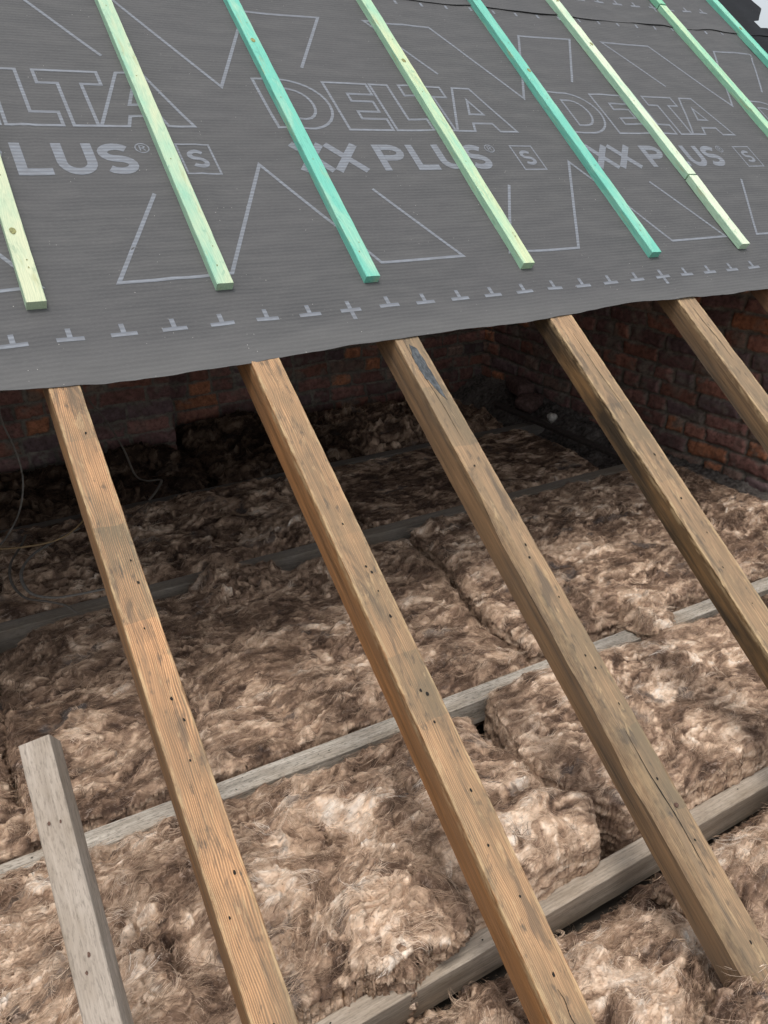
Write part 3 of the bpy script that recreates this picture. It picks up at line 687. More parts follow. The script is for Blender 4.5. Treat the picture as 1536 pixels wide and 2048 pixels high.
tag(o, 'dark recessed brick back wall, deep in the loft between the pier and the gable', 'wall')
o = brick_wall('brick_wall', 3.6, 2.75, basis((-1.56, -0.95, ZB), (0, 1, 0), (0, 0, 1), (1, 0, 0)), lambda x: roofz(-0.95 + x) - ZB - 0.012, 15, thick=0.10, res=0.012)
tag(o, 'brick party wall closing the loft beyond the left edge of the photo', 'wall')

# ------------------------------------------------------------------ loft floor, ground
def box(name, x0, x1, y0, y1, z0, z1, mat):
    V = np.array([(x, y, z) for x in (x0, x1) for y in (y0, y1) for z in (z0, z1)])
    F = np.array([(0, 1, 3, 2), (4, 6, 7, 5), (0, 4, 5, 1), (2, 3, 7, 6), (0, 2, 6, 4), (1, 5, 7, 3)])
    return link(name, mesh_np(name, V, F, smooth=False), mat)
tag(box('floor', -1.60, 2.95, -1.05, 2.75, -0.90, -0.835, plain('dusty_ceiling_boards', (0.06, 0.05, 0.04), 0.9, 0.4, 8)), kind='structure')
tag(box('ground', -400, 400, -400, 400, -6.2, -6.0, plain('pale_paved_ground', (0.22, 0.21, 0.19), 0.9, 0.2, 0.5)), kind='structure')

# ------------------------------------------------------------------ mineral wool
WOOL = wool_mat('mineral_wool'); WOOLD = wool_mat('shade_dimmed_mineral_wool', 0.38)  # second wool: dimness of the loft's back put into its colour
PAL = np.array([(0.080, 0.050, 0.036), (0.235, 0.150, 0.102), (0.55, 0.383, 0.265), (0.86, 0.665, 0.50), (0.95, 0.85, 0.74)])
def pal(t):
    t = np.clip(t, 0, 0.999) * 4; i = t.astype(int); f = (t - i)[..., None]; return PAL[i] * (1 - f) + PAL[i + 1] * f
def sdpoly(x, y, P):
    P = np.array(P, float); n = len(P); d = np.full(x.shape, 1e9); ins = np.zeros(x.shape, bool)
    for i in range(n):
        a = P[i]; b = P[(i + 1) % n]; e = b - a; wx = x - a[0]; wy = y - a[1]
        t = np.clip((wx * e[0] + wy * e[1]) / (e @ e), 0, 1); d = np.minimum(d, np.hypot(wx - e[0] * t, wy - e[1] * t))
        c = ((a[1] > y) != (b[1] > y)) & (x < (b[0] - a[0]) * (y - a[1]) / (b[1] - a[1] + 1e-12) + a[0]); ins ^= c
    return np.where(ins, d, -d)
def wool(label, P, ztop, zbase=-0.80, res=0.004, seed=1, rough=1.0, rnd_=0.035, edge=0.02, tufts=900, bright=0.0, mat=None, hfun=None, flat=0.0, droop=None, dome=0.0, slen=1.0, group='mineral wool batts between the joists'):
    P = np.array(P, float); x0, y0 = P.min(0) - 0.03; x1, y1 = P.max(0) + 0.03
    nx, ny = int((x1 - x0) / res), int((y1 - y0) / res)
    x = np.linspace(x0, x1, nx)[:, None] + np.zeros((1, ny)); y = np.zeros((nx, 1)) + np.linspace(y0, y1, ny)[None, :]
    sdp = sdpoly(x, y, P); sd_ = sdp + 0.006 + edge * (0.8 * fbm(x * 9, y * 9, seed, 4) - 0.1) + edge * .35 * fbm(x * 45, y * 45, seed + 3, 3)
    # swirling folded height field
    wx = fbm(x * 6, y * 6, seed + 1, 4, .6); wy = fbm(x * 6, y * 6, seed + 2, 4, .6)
    qx = x + 0.075 * wx; qy = y + 0.075 * wy
    big = fbm(qx * 6, qy * 9, seed + 4, 3)
    fold = 1 - 2 * np.abs(perlin(qx * 12, qy * 26, seed + 5)); fold2 = 1 - 2 * np.abs(perlin(qx * 24 + 2 * wx, qy * 50 + 2 * wy, seed + 6))
    billow = np.abs(perlin(qx * 16, qy * 26, seed + 15)) + 0.5 * np.abs(perlin(qx * 33, qy * 48, seed + 16))
    fine = fbm(qx * 60 + 3 * wx, qy * 120 + 3 * wy, seed + 7, 3, 0.6)
    pit = np.clip(fbm(qx * 9, qy * 12, seed + 8, 3) - 0.55, 0, 1)
    phi = 0.12 + 1.25 * fbm(x * 4 + .4 * wx, y * 5 + .4 * wy, seed + 20, 3) + 0.45 * fbm(x * 13, y * 16, seed + 22, 3)
    smooth = 0.35 + 0.85 * sstep(-0.35, 0.45, fbm(x * 3.5 + wx * .3, y * 5, seed + 44, 3))
    def lic(freq, length, sd0):                # noise smeared along the lie of the fibres
        rs_ = np.random.RandomState(seed + int(freq)); Nz = perlin(x * freq, y * freq, sd0) + 0.6 * perlin(x * freq * 2.1, y * freq * 2.1, sd0 + 1)
        acc = np.zeros_like(x); wsum = 0; st = res * 1.0; k_ = max(3, int(length / 2 / st)); cs = np.cos(phi); sn = np.sin(phi)
        for sg in (1, -1):
            gi = np.arange(nx)[:, None] + np.zeros((1, ny)); gj = np.arange(ny)[None, :] + np.zeros((nx, 1))
            for q in range(k_):
                ii = np.clip((gi + .5).astype(int), 0, nx - 1); jj = np.clip((gj + .5).astype(int), 0, ny - 1)
                wq = math.cos(0.5 * math.pi * q / k_); acc += wq * Nz[ii, jj]; wsum += wq
                gi = gi + sg * cs[ii, jj]; gj = gj + sg * sn[ii, jj]
        acc /= wsum; return np.clip(acc / (acc.std() + 1e-9), -2.2, 2.2)
    l1 = lic(60, 0.12, seed + .3); l2 = lic(min(160, 0.45 / res), 0.07, seed + .7)
    crease = sstep(0.09, 0.0, np.abs(perlin(qx * 6.5, qy * 10, seed + 33))) * sstep(-0.1, 0.3, fbm(x * 4, y * 4, seed + 34, 2))
    swell = fbm(x * 4.2 + .4 * wx, y * 7 + .4 * wy, seed + 50, 2); sweep = 1 - np.abs(perlin(qx * 4.5, qy * 11, seed + 51)) * 2.2
    h = rough * ((1 - flat) * (0.010 * big + 0.018 * swell + 0.010 * sweep) + smooth * (1 - .6 * flat) * (0.004 * fold + 0.019 * billow - 0.006) - (1 - .6 * flat) * 0.012 * crease + smooth * (0.0015 * fold2 + 0.0024 * l1 + 0.0013 * l2) - 0.08 * (1 - flat) * pit)
    t = np.clip(sd_ / rnd_, 0, 1); prof = np.sqrt(np.clip(1 - (1 - t) ** 2, 0, 1))
    thick = ztop - zbase
    dm = dome * sstep(0, 0.16, sd_)
    drop = min(0.030, rnd_ * 0.8); z = ztop - drop * (1 - prof) + h * (0.3 + 0.7 * t) + dm
    if hfun is not None: z = z + hfun(x, y)
    # side faces: layered horizontally and pushed in and out
    side = 1 - t
    lay = fbm(x * 14, y * 14, z * 110 + seed, 3)
    gx_, gy_ = np.gradient(sdp); gl = np.hypot(gx_, gy_) + 1e-9; gx_ /= gl; gy_ /= gl
    X = x + 0.006 * rough * fbm(x * 30, y * 30, z * 30 + seed, 3); Y = y + 0.006 * rough * fbm(x * 30, y * 30, z * 30 + seed + 9, 3)
    # tone: pale tufts, brown ground, sooty patches, fibre streaks paler where raised
    patchy = sstep(-0.25, 0.55, fbm(qx * 10, qy * 17, seed + 11, 4, .55)) - 0.5 + 0.8 * fbm(x * 4 + wx, y * 6 + wy, seed + 30, 3)
    tn = 0.37 + bright + 0.36 * patchy + (0.4 + .6 * smooth) * (0.105 * l1 + 0.075 * l2)
    c = pal(tn); soot = sstep(0.40, 0.75, fbm(qx * 6, qy * 13, seed + 14, 4))[..., None] * 0.65
    c = c * (1 - soot) + np.array([0.085, 0.08, 0.08]) * soot
    V = np.stack([X, Y, z], -1).reshape(-1, 3); F = grid_faces(nx, ny); kv = (sd_ > -0.0005).reshape(-1)
    F = F[kv[F].all(1)]
    used = np.zeros(len(V), bool); used[F.ravel()] = True; mp = np.cumsum(used) - 1
    Vs = V[used]; Cs = c.reshape(-1, 3)[used]; F = mp[F]
    # side skirt: horizontally layered, pushed in and out
    E_ = np.sort(np.stack([F, np.roll(F, -1, 1)], -1).reshape(-1, 2), axis=1); Ed = np.stack([F, np.roll(F, -1, 1)], -1).reshape(-1, 2)
    key = E_[:, 0].astype(np.int64) * len(Vs) + E_[:, 1]; uq, first, cnt = np.unique(key, return_index=True, return_counts=True)
    be = Ed[first[cnt == 1]]; bvn = np.unique(be); remap = np.full(len(Vs), -1); remap[bvn] = np.arange(len(bvn))
    fu = np.flatnonzero(used)[bvn]; ogx = -gx_.reshape(-1)[fu]; ogy = -gy_.reshape(-1)[fu]; sdv = sd_.reshape(-1)[fu]
    sdv = np.clip(sdv, -0.004, 0.004); Vs[bvn, 0] += ogx * sdv; Vs[bvn, 1] += ogy * sdv
    KR = max(5, int(thick / 0.007)); bx = Vs[bvn, 0]; by = Vs[bvn, 1]; bz = Vs[bvn, 2]; SV = []; SCc = []
    for q in range(1, KR + 1):
        zz = bz + (zbase - bz) * q / KR
        o_ = rough * (0.007 * fbm(bx * 9, by * 9, zz * 70 + seed, 3) + 0.006 * fbm(bx * 35, by * 35, zz * 130, 3)) + 0.006 * np.sin(min(1, q / KR * 1.3) * math.pi) 
        SV.append(np.stack([bx + ogx * o_, by + ogy * o_, zz], -1))
        SCc.append(pal(0.34 + bright + 0.28 * fbm(bx * 11, by * 11, zz * 60 + seed, 3) + 0.3 * fbm(bx * 22, by * 22, zz * 170, 3)))
    nb = len(bvn); SV = np.concatenate(SV); SCc = np.concatenate(SCc); n0 = len(Vs)
    row = lambda q, v: (v if q == 0 else n0 + (q - 1) * nb + remap[v])
    SF = np.concatenate([np.stack([row(q, be[:, 1]), row(q, be[:, 0]), row(q + 1, be[:, 0]), row(q + 1, be[:, 1])], -1) for q in range(KR)])
    VV = [Vs, SV]; FF = [F, SF]; CC = [Cs, SCc]; off = len(Vs) + len(SV)
    # locks of fibre lying on and lifting off the surface
    rs = np.random.RandomState(seed * 17 + 3)
    area = len(F) * res * res; nt = int(tufts * area * 3.6)
    def samp(A, px, py):
        gx = np.clip((px - x0) / (x1 - x0) * (nx - 1), 0, nx - 1.001); gy = np.clip((py - y0) / (y1 - y0) * (ny - 1), 0, ny - 1.001)
        i = gx.astype(int); j = gy.astype(int); fx = gx - i; fy = gy - j
        return (A[i, j] * (1 - fx) * (1 - fy) + A[i + 1, j] * fx * (1 - fy) + A[i, j + 1] * (1 - fx) * fy + A[i + 1, j + 1] * fx * fy)
    if nt > 0:
        tx = rs.uniform(x0, x1, nt * 3); ty = rs.uniform(y0, y1, nt * 3); s_ = samp(sd_, tx, ty)
        pr_ = np.where(s_ < 0.05, 1.0, 0.62); ok = (s_ > 0.002) & (rs.rand(nt * 3) < pr_); tx = tx[ok][:nt]; ty = ty[ok][:nt]; nt = len(tx)
        ns = 13
        loose = rs.rand(nt) ** 3                                            # a few locks stand well clear
        ta = np.arctan2(samp(gx_, tx, ty), -samp(gy_, tx, ty))      # along the nearest edge
        near = sstep(0.05, 0.012, samp(sd_, tx, ty)); fl = samp(phi, tx, ty) + rs.normal(0, 0.15, nt)
        fl = np.arctan2(np.sin(fl - ta), np.cos(fl - ta)); fl = np.where(np.abs(fl) > np.pi / 2, fl - np.sign(fl) * np.pi, fl)
        ang = ta + fl * (1 - near * 0.9) + np.pi * (rs.rand(nt) < .5)
        curl = rs.normal(0, 0.2, nt) * (1 + 1.5 * loose); tone = 0.06 + samp(tn, tx, ty) + rs.normal(0, 0.09, nt)
        ln = (0.016 + 0.042 * rs.rand(nt) ** 1.5) * slen
        rep = lambda a: np.repeat(a, ns)
        n = nt * ns; sp = 0.0035 + 0.004 * rep(rs.rand(nt))
        px = rep(tx) + rs.normal(0, 1, n) * sp; py = rep(ty) + rs.normal(0, 1, n) * sp * 0.7
        a = rep(ang) + rs.normal(0, 0.13, n); cu = rep(curl) + rs.normal(0, 0.09, n); L = rep(ln) * rs.uniform(0.5, 1.3, n)
        lift = (0.0008 + 0.003 * rs.rand(n)) + rep(loose) * 0.008 * rs.uniform(0.6, 1.1, n)
        wd = rs.uniform(0.00018, 0.00042, n) * (1 + 0.4 * (res > .0045)) ; K = 6
        cc = pal(rep(tone) + rs.normal(0, 0.045, n)); Pn = []
        last = samp(z, px, py)
        side_a = rs.uniform(0, np.pi, n)
        for q in range(K + 1):
            zz = samp(z, px, py); zz = np.maximum(zz, last - 0.0025); last = zz
            tt = q / K; zc = zz + lift * np.sin(min(1, tt * 1.0 + 0.03) * np.pi * 0.85) + 0.0003
            nxn = -np.sin(a); nyn = np.cos(a); wq = wd * (1 - 0.75 * abs(2 * tt - 1) ** 2)
            ox = nxn * np.cos(side_a) * wq; oy = nyn * np.cos(side_a) * wq; oz = np.sin(side_a) * wq
            Pn.append(np.stack([np.stack([px - ox, py - oy, zc - oz], -1), np.stack([px + ox, py + oy, zc + oz], -1)], 1))
            px = px + np.cos(a) * L / K; py = py + np.sin(a) * L / K; a = a + cu * (0.5 + tt) + rs.normal(0, 0.05, n)
        Q = np.stack(Pn, 1)                       # n, K+1, 2, 3
        # short fibres lying along the cut sides
        m = int(nb * 3.2 * min(1, tufts / 700)); bi = rs.randint(0, nb, m); fr = rs.rand(m) ** 1.2
        sz = bz[bi] + (zbase - bz[bi]) * fr; tgx = -ogy[bi]; tgy = ogx[bi]; Ls = rs.uniform(0.006, 0.022, m) * slen; up = rs.normal(0, 0.22, m)
        of = rs.uniform(0.003, 0.013, m); wds = rs.uniform(0.0002, 0.00045, m); bow = rs.normal(0, 0.004, m); sn = np.sign(rs.randn(m)); Sn = []
        for q in range(K + 1):
            tt = q / K - 0.5; ax = bx[bi] + tgx * sn * Ls * tt + ogx[bi] * (of - 0.02 * abs(tt) * 0.3); ay = by[bi] + tgy * sn * Ls * tt + ogy[bi] * (of - 0.006 * abs(tt)); az = sz + up * Ls * tt + bow * (1 - 4 * tt * tt)
            wq = wds * (1 - 0.7 * abs(2 * tt)); Sn.append(np.stack([np.stack([ax, ay, az - wq], -1), np.stack([ax + ogx[bi] * wq * .6, ay + ogy[bi] * wq * .6, az + wq], -1)], 1))
        Q = np.concatenate([Q, np.stack(Sn, 1)]); cc = np.concatenate([cc, pal(0.45 + bright + 0.3 * fbm(bx[bi] * 20, by[bi] * 20, sz * 100, 2) + rs.normal(0, .15, m))]); n = n + m
        idx = (np.arange(n * (K + 1) * 2).reshape(n, K + 1, 2)) + off
        f = np.stack([idx[:, :-1, 0], idx[:, 1:, 0], idx[:, 1:, 1], idx[:, :-1, 1]], -1).reshape(-1, 4)
        VV.append(Q.reshape(-1, 3)); FF.append(f); CC.append(np.repeat(cc, (K + 1) * 2, axis=0))
    me = mesh_np('insulation_batt', np.concatenate(VV), np.concatenate(FF), np.concatenate(CC))
    o = link('insulation_batt', me, mat or WOOL)
    tag(o, label, 'insulation', group); return o

def bumpat(lst):
    def f(x, y):
        s = 0
        for (cx, cy, rx, ry, a) in lst: s = s + a * np.exp(-((x - cx) / rx) ** 2 - ((y - cy) / ry) ** 2)
        return s
    return f
D = 1.0
# bay between the front joist and the speckled joist
wool('torn fluffy batt at lower left, spilling over the front joist between the first two rafters',
     [(-1.45, .11), (-1.45, -.40), (.10, -.405), (.17, -.435), (.27, -.44), (.35, -.445), (.41, -.41), (.425, -.33), (.445, -.255), (.60, -.19), (.66, -.05), (.66, .075), (.30, .082), (-.2, .112)],
     -0.625, res=0.0032, seed=3, rough=1.35, tufts=D * 1100, bright=0.10, hfun=bumpat([(.30, -.30, .10, .06, .020), (.05, -.18, .12, .10, .012), (.0, .05, .25, .05, -.03), (.45, .03, .18, .04, -.028), (-.15, -.2, .1, .15, .01), (.20, -.40, .05, .05, .012)]), slen=1.2)
wool('cut slab with a pale folded top and clean layered end, lying behind the front joist',
     [(.44, -.425), (.76, -.432), (.825, -.335), (.73, -.265), (.46, -.27)], -0.598, res=0.003, seed=5, rough=0.65, rnd_=0.012, edge=0.005, tufts=D * 700, bright=0.16, dome=0.014)
wool('rounded wool piece right of the orange-brown rafter, against the speckled joist',
     [(.60, -.235), (.785, -.25), (.80, -.16), (.765, -.02), (.80, .055), (.62, .07)], -0.625, res=0.0032, seed=7, rough=1.0, tufts=D * 1000, bright=0.06, dome=0.012)
wool('flat-topped batt with a darker dusty top under the cracked rafter, left of the right-hand edge',
     [(.84, -.005), (.80, -.15), (.825, -.30), (.87, -.415), (1.9, -.42), (2.1, -.42), (2.1, .00), (1.60, .02), (1.2, .045), (1.0, .075), (.87, .06)], -0.598, res=0.0034, seed=9, rough=0.75, rnd_=0.022, edge=0.012, tufts=D * 800, bright=0.05, flat=0.55,
     hfun=bumpat([(1.52, .0, .05, .04, .02), (1.22, .03, .05, .03, .012), (1.15, -.35, .4, .05, .008)]))
wool('batt piece at far right between the front and speckled joists',
     [(2.12, .03), (2.12, -.39), (2.70, -.39), (2.70, .03)], -0.61, res=0.007, seed=10, tufts=D * 300)
# bay between the speckled joist and the shaded joist
wool('large brown batt in the middle of the loft, left of the diagonal seam',
     [(-.205, .94), (-.235, .50), (-.23, .215), (.30, .195), (1.08, .165), (1.085, .30), (1.09, .45), (1.165, .70), (1.19, .98), (.98, 1.03), (.72, .98), (.60, 1.05), (.33, 1.02), (.15, 1.045), (-.10, 1.045)],
     -0.640, res=0.0036, seed=13, rough=1.0, rnd_=0.020, edge=0.010, tufts=D * 950, bright=-0.01, flat=0.25, hfun=bumpat([(.52, .98, .10, .06, .03), (.85, .98, .1, .05, .014), (.30, .60, .06, .05, -.012)]))
wool('brown batt cut by the left edge of the photo, left of the short grey timber',
     [(-1.45, 1.07), (-1.45, .21), (-.255, .20), (-.25, .50), (-.225, .95), (-.22, 1.04)], -0.642, res=0.006, seed=14, tufts=D * 500)
wool('wide brown batt right of the diagonal seam, reaching towards the gable wall',
     [(1.235, 1.00), (1.207, .70), (1.132, .46), (1.12, .18), (1.44, .18), (1.49, .12), (1.60, .12), (1.64, .185), (1.95, .18), (2.62, .13), (2.62, 1.045), (1.9, 1.05), (1.6, 1.03), (1.35, 1.05)],
     -0.625, res=0.0042, seed=17, rough=1.0, rnd_=0.022, edge=0.012, tufts=D * 750, bright=0.02, flat=0.2, hfun=bumpat([(1.28, .20, .09, .05, .012), (1.26, 1.0, .1, .06, .01)]))
# bay between the shaded joist and the farthest joist
wool('shaded batt behind the dull joist on the left, under the cable loops',
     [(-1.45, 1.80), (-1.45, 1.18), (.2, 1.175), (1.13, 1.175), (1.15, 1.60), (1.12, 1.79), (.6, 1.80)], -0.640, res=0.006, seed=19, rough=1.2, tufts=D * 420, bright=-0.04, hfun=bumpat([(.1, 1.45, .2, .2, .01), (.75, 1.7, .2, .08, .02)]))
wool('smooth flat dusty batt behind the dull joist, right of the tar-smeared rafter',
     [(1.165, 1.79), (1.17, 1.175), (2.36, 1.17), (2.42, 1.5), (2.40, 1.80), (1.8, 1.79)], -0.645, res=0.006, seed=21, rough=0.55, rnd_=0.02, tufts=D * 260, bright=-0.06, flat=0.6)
# back of the loft
wool('shaded heap of torn wool at the foot of the brick pier',
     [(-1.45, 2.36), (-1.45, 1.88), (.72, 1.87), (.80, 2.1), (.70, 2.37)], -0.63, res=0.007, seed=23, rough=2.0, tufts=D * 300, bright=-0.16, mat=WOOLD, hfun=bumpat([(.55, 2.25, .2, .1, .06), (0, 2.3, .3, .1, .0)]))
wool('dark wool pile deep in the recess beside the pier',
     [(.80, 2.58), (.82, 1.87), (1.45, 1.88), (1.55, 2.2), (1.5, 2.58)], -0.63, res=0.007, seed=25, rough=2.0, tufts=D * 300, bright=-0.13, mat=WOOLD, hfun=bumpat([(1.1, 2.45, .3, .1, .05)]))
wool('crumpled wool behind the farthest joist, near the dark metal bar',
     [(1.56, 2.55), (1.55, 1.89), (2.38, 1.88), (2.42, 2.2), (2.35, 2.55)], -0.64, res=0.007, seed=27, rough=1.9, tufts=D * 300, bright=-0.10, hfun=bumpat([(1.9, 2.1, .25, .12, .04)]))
wool('pale curled flap of torn wool on the front joist, left of the orange-brown rafter',
     [(.21, -.30), (.33, -.24), (.43, -.31), (.435, -.43), (.37, -.46), (.31, -.445), (.25, -.455), (.20, -.40)], -0.592, zbase=-.66, res=0.0028, seed=61, rough=1.5, rnd_=0.035, edge=0.02, tufts=D * 900, bright=0.09, dome=0.010, slen=1.2)
wool('small torn tuft lying across the speckled joist, right of the cracked rafter',
     [(1.46, .18), (1.47, .09), (1.55, .07), (1.61, .11), (1.60, .19), (1.53, .22)], -0.615, zbase=-.66, res=0.004, seed=62, rough=1.6, rnd_=0.03, edge=0.02, tufts=D * 1100, bright=0.05, dome=0.02)
wool('ragged ridge of wool pushed up against the dull joist between the first two rafters',
     [(.40, 1.02), (.43, .90), (.52, .87), (.66, .93), (.69, 1.02), (.60, 1.08), (.48, 1.08)], -0.622, zbase=-.68, res=0.0045, seed=63, rough=2.0, rnd_=0.03, edge=0.025, tufts=D * 900, bright=0.0, dome=0.022)
# in front of the front joist
wool('plump rounded wool lump below the front joist, between the orange-brown and cracked rafters',
     [(.50, -.545), (.60, -.528), (.74, -.535), (.845, -.585), (.86, -.66), (.80, -.735), (.66, -.80), (.53, -.83), (.46, -.76), (.455, -.63)], -0.70, zbase=-.83, res=0.0028, seed=31, rough=1.2, rnd_=0.045, tufts=D * 1300, bright=0.15, dome=0.035, slen=1.1)
wool('torn wool under the lower end of the orange-brown rafter, at the bottom edge',
     [(.10, -.52), (.43, -.515), (.44, -.62), (.45, -.80), (.30, -.95), (.0, -.95), (-.1, -.7)], -0.715, zbase=-.83, res=0.003, seed=33, rough=1.6, tufts=D * 1100, bright=0.06)
wool('fluffy wool right of the cracked rafter, below the front joist',
     [(.86, -.53), (1.3, -.52), (2.0, -.52), (2.0, -.95), (.90, -.95), (.87, -.70), (.875, -.60)], -0.695, zbase=-.83, res=0.0034, seed=35, rough=1.3, tufts=D * 1000, bright=0.12, slen=1.2, hfun=bumpat([(1.05, -.62, .12, .08, .02)]))
wool('wisp of torn wool heaped round the foot of the cracked rafter',
     [(.69, -.785), (.78, -.77), (.86, -.765), (.95, -.78), (.95, -.98), (.66, -.98)], -0.615, zbase=-.83, res=0.0028, seed=37, rough=1.3, rnd_=0.04, tufts=D * 1300, bright=-0.02, slen=1.4, dome=0.02)
wool('loose low wool in the shade beneath the front joist, between and under the lumps',
     [(-.12, -.485), (2.1, -.485), (2.1, -.98), (-.12, -.98)], -0.752, zbase=-.84, res=0.005, seed=41, rough=1.3, tufts=500, bright=-0.08)
wool('left-hand stretch of wool along the eaves, beyond the lower left corner',
     [(-1.45, -.52), (-.12, -.52), (-.12, -.95), (-1.45, -.95)], -0.72, zbase=-.83, res=0.008, seed=38, rough=1.3, tufts=D * 250)

# ------------------------------------------------------------------ cables, bar, rubble
def tube(name, pts, r, mat, flat=1.0, label=None, sub=8):
    P = [Vector(p) for p in pts]; out = []
    for i in range(len(P) - 1):
        a = P[max(i - 1, 0)]; b = P[i]; c = P[i + 1]; d = P[min(i + 2, len(P) - 1)]
        for q in range(sub):
            t = q / sub; out.append(0.5 * ((2 * b) + (c - a) * t + (2 * a - 5 * b + 4 * c - d) * t * t + (3 * b - a - 3 * c + d) * t ** 3))
    out.append(P[-1]); n = len(out); m = 8; V = []
    for i, p in enumerate(out):
        tg = (out[min(i + 1, n - 1)] - out[max(i - 1, 0)]).normalized()
        s = tg.cross(Vector((0, 0, 1)));
        if s.length < 0.2: s = tg.cross(Vector((0, 1, 0)))
        s.normalize(); u = s.cross(tg)
        for q in range(m):
            a = 2 * math.pi * q / m; V.append(p + s * math.cos(a) * r * flat + u * math.sin(a) * r)
    F = [(i * m + q, i * m + (q + 1) % m, (i + 1) * m + (q + 1) % m, (i + 1) * m + q) for i in range(n - 1) for q in range(m)]
    F = np.array(F); me = mesh_np(name, np.array([tuple(v) for v in V]), F)
    bm = bmesh.new(); bm.from_mesh(me); bm.verts.ensure_lookup_table()
    bm.faces.new([bm.verts[q] for q in range(m)]); bm.faces.new([bm.verts[(n - 1) * m + q] for q in range(m)][::-1]); bmesh.ops.recalc_face_normals(bm, faces=bm.faces); bm.to_mesh(me); bm.free()
    o = link(name, me, mat); tag(o, label, 'cable', 'old cables hanging and looping on the left'); return o
CB1 = plain('dusty_grey_cable', (0.22, 0.20, 0.175), 0.6, 0.2, 100); CB2 = plain('tan_cable', (0.36, 0.24, 0.12), 0.6, 0.2, 100); CB3 = plain('dark_flat_cable', (0.15, 0.13, 0.11), 0.6, 0.2, 100)
CABLES = [
 ([(-0.10,1.45,1.03),(-0.06,1.50,0.4),(-0.031,1.55,-0.012),(-0.026,1.6,-0.145),(-0.001,1.65,-0.262),(0.008,1.65,-0.367),(-0.018,1.62,-0.465),(-0.062,1.68,-0.575),(-0.139,1.592,-0.60),(-0.3,1.55,-0.6)], 0.0032, CB1, 1.0, 'grey cable hanging down at the left edge of the photo'),
 ([(0.20,1.66,1.18),(0.23,1.68,0.4),(0.258,1.7,-0.08),(0.282,1.72,-0.153),(0.339,1.74,-0.254),(0.389,1.76,-0.379),(0.425,1.79,-0.50),(0.487,1.88,-0.57),(0.541,1.857,-0.57),(0.496,1.784,-0.585),(0.456,1.747,-0.60)], 0.0028, CB3, 2.0, 'flat cable hanging just right of the leftmost rafter and curling on the wool'),
 ([(-0.4,1.6,-0.60),(-0.164,1.553,-0.58),(-0.058,1.498,-0.57),(0.045,1.468,-0.56),(0.119,1.497,-0.55),(0.195,1.609,-0.55),(0.26,1.75,-0.56)], 0.0030, CB2, 1.0, 'tan cable running from the left edge up behind the leftmost rafter'),
 ([(-0.02,1.66,-0.60),(-0.049,1.574,-0.60),(-0.101,1.42,-0.585),(-0.117,1.281,-0.585),(-0.095,1.169,-0.59),(-0.039,1.109,-0.59),(0.004,1.066,-0.595),(0.029,1.016,-0.605)], 0.0026, CB3, 1.8, 'outer dark flat cable loop lying on the shaded wool'),
 ([(0.16,1.62,-0.60),(0.076,1.556,-0.595),(-0.027,1.46,-0.59),(-0.083,1.316,-0.58),(-0.078,1.175,-0.58),(-0.023,1.107,-0.58),(0.047,1.078,-0.575),(0.136,1.077,-0.58),(0.20,1.09,-0.60)], 0.0028, CB1, 2.0, 'inner flat cable loop ending behind the leftmost rafter'),
]
for pts, r_, m_, fl, lb in CABLES: tube('cable', pts, r_, m_, fl, lb)

BAR = plain('dark_iron_bar', (0.055, 0.045, 0.04), 0.6, 0.3, 60)
p0 = Vector((2.49, 2.10, -0.60)); p1 = Vector((2.50, 1.10, -0.615))
me = timber_mesh('iron_bar', (p1 - p0).length, 0.035, 0.018, 77.0, step=0.02, bevel=0.002)
tag(link('iron_bar', me, [BAR, BAR], M=frame(p0, p1, Vector((-.15, 0, 1)).normalized())), 'dark flat bar lying along the foot of the gable wall, deep in shade', 'bar')

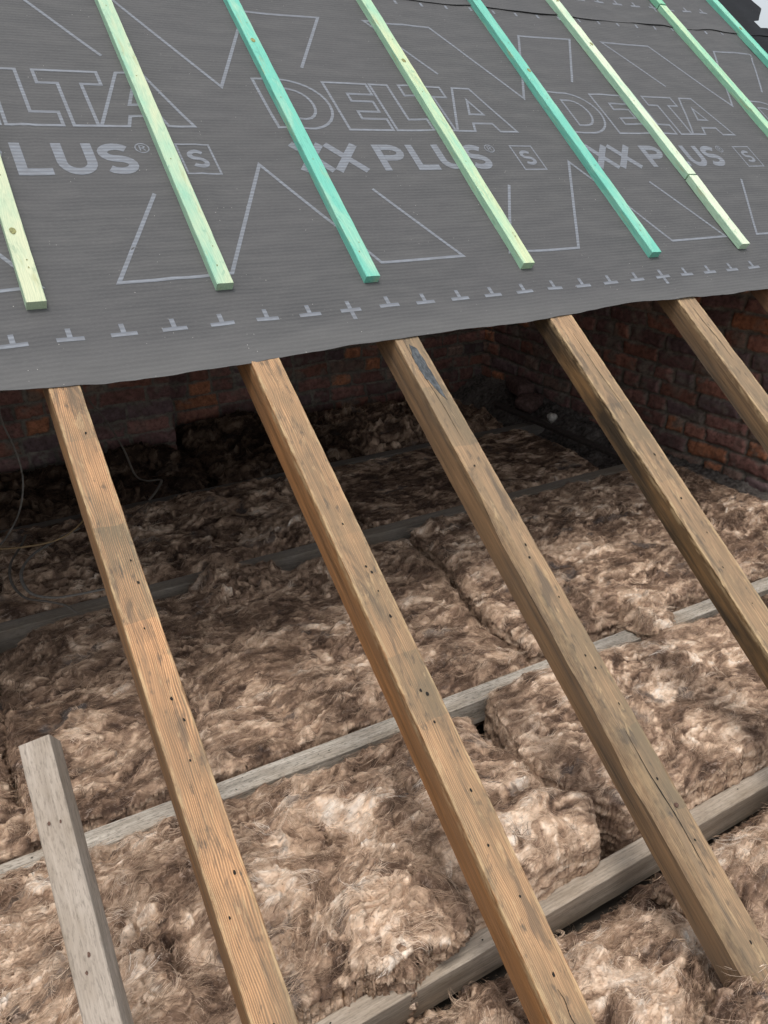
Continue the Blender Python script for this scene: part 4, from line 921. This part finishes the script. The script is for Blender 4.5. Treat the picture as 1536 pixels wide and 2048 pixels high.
def stone(name, loc, size, mat, seed, label, cat, boxy=0.0, rot=0.0):
    bm = bmesh.new(); bmesh.ops.create_cube(bm, size=2) if boxy else bmesh.ops.create_icosphere(bm, subdivisions=3, radius=1)
    if boxy: bmesh.ops.subdivide_edges(bm, edges=bm.edges, cuts=5, use_grid_fill=True)
    co = np.array([v.co[:] for v in bm.verts]); d = fbm(co[:, 0] * 1.3 + seed, co[:, 1] * 1.3, co[:, 2] * 1.3, 4)
    if boxy: 
        ln = np.linalg.norm(co, axis=1)[:, None]; co = co * (1 - 0.12 * (ln - 1) / 0.73)
    co = co * (1 + (0.28 if not boxy else 0.09) * d[:, None]) * (np.array(size) / 2)
    for v, c in zip(bm.verts, co): v.co = c
    me = bpy.data.meshes.new(name); bm.to_mesh(me); bm.free()
    o = link(name, me, mat, M=Matrix.Translation(loc) @ Matrix.Rotation(rot, 4, 'Z') @ Matrix.Rotation(0.15 * math.sin(seed), 4, 'X'))
    me.polygons.foreach_set('use_smooth', np.ones(len(me.polygons), bool)); tag(o, label, cat); return o
WST = plain('white_stone', (0.60, 0.56, 0.50), 0.8, 0.2, 60); RBK = plain('loose_old_brick', (0.13, 0.08, 0.07), 0.9, 0.4, 50); RBO = plain('loose_orange_brick', (0.20, 0.10, 0.06), 0.9, 0.4, 50); MOR = plain('grey_mortar_rubble', (0.17, 0.15, 0.13), 0.9, 0.4, 30)
stone('stone', (2.63, 1.80, -0.625), (.055, .05, .05), WST, 1, 'small whitish stone by the foot of the gable wall', 'stone')
stone('loose_brick', (2.66, 2.02, -0.60), (.16, .11, .075), RBK, 2, 'loose dark brick lying left of the white stone, against the gable', 'brick', 1, .4)
stone('loose_brick', (2.70, 2.16, -0.55), (.20, .10, .075), RBK, 3, 'loose dark brick heaped behind the nearer one in the dark corner', 'brick', 1, 1.3)
stone('loose_brick', (2.30, 2.38, -0.56), (.12, .10, .09), RBO, 4, 'broken reddish brick half sunk in the wool in the dark corner', 'brick', 1, .7)
stone('stone', (2.60, 1.20, -0.655), (.04, .035, .03), MOR, 6, 'small grey mortar lump where the wool meets the gable wall', 'stone')
# rubble strip
x = np.linspace(2.40, 2.84, 90)[:, None] + np.zeros((1, 620)); y = np.zeros((90, 1)) + np.linspace(-0.95, 2.62, 620)[None, :]
z = -0.735 + 0.085 * sstep(2.48, 2.80, x) + 0.015 * fbm(x * 12, y * 12, 3, 4) + 0.012 * np.abs(fbm(x * 45, y * 45, 4, 3)) + 0.05 * sstep(1.2, 2.3, y) * sstep(2.5, 2.7, x)
V = np.stack([x, y, z], -1).reshape(-1, 3)
g = (0.6 + 0.5 * fbm(x * 60, y * 60, 1, 3) + 0.3 * fbm(x * 8, y * 8, 2, 3)).reshape(-1, 1)
T = np.clip(np.array([[0.17, 0.15, 0.135]]) * g, 0.02, 1)
o = link('mortar_rubble', mesh_np('mortar_rubble', V, grid_faces(90, 620), T), BRK); tag(o, 'grey crumbled mortar and rubble along the foot of the gable wall', 'rubble', kind='stuff')
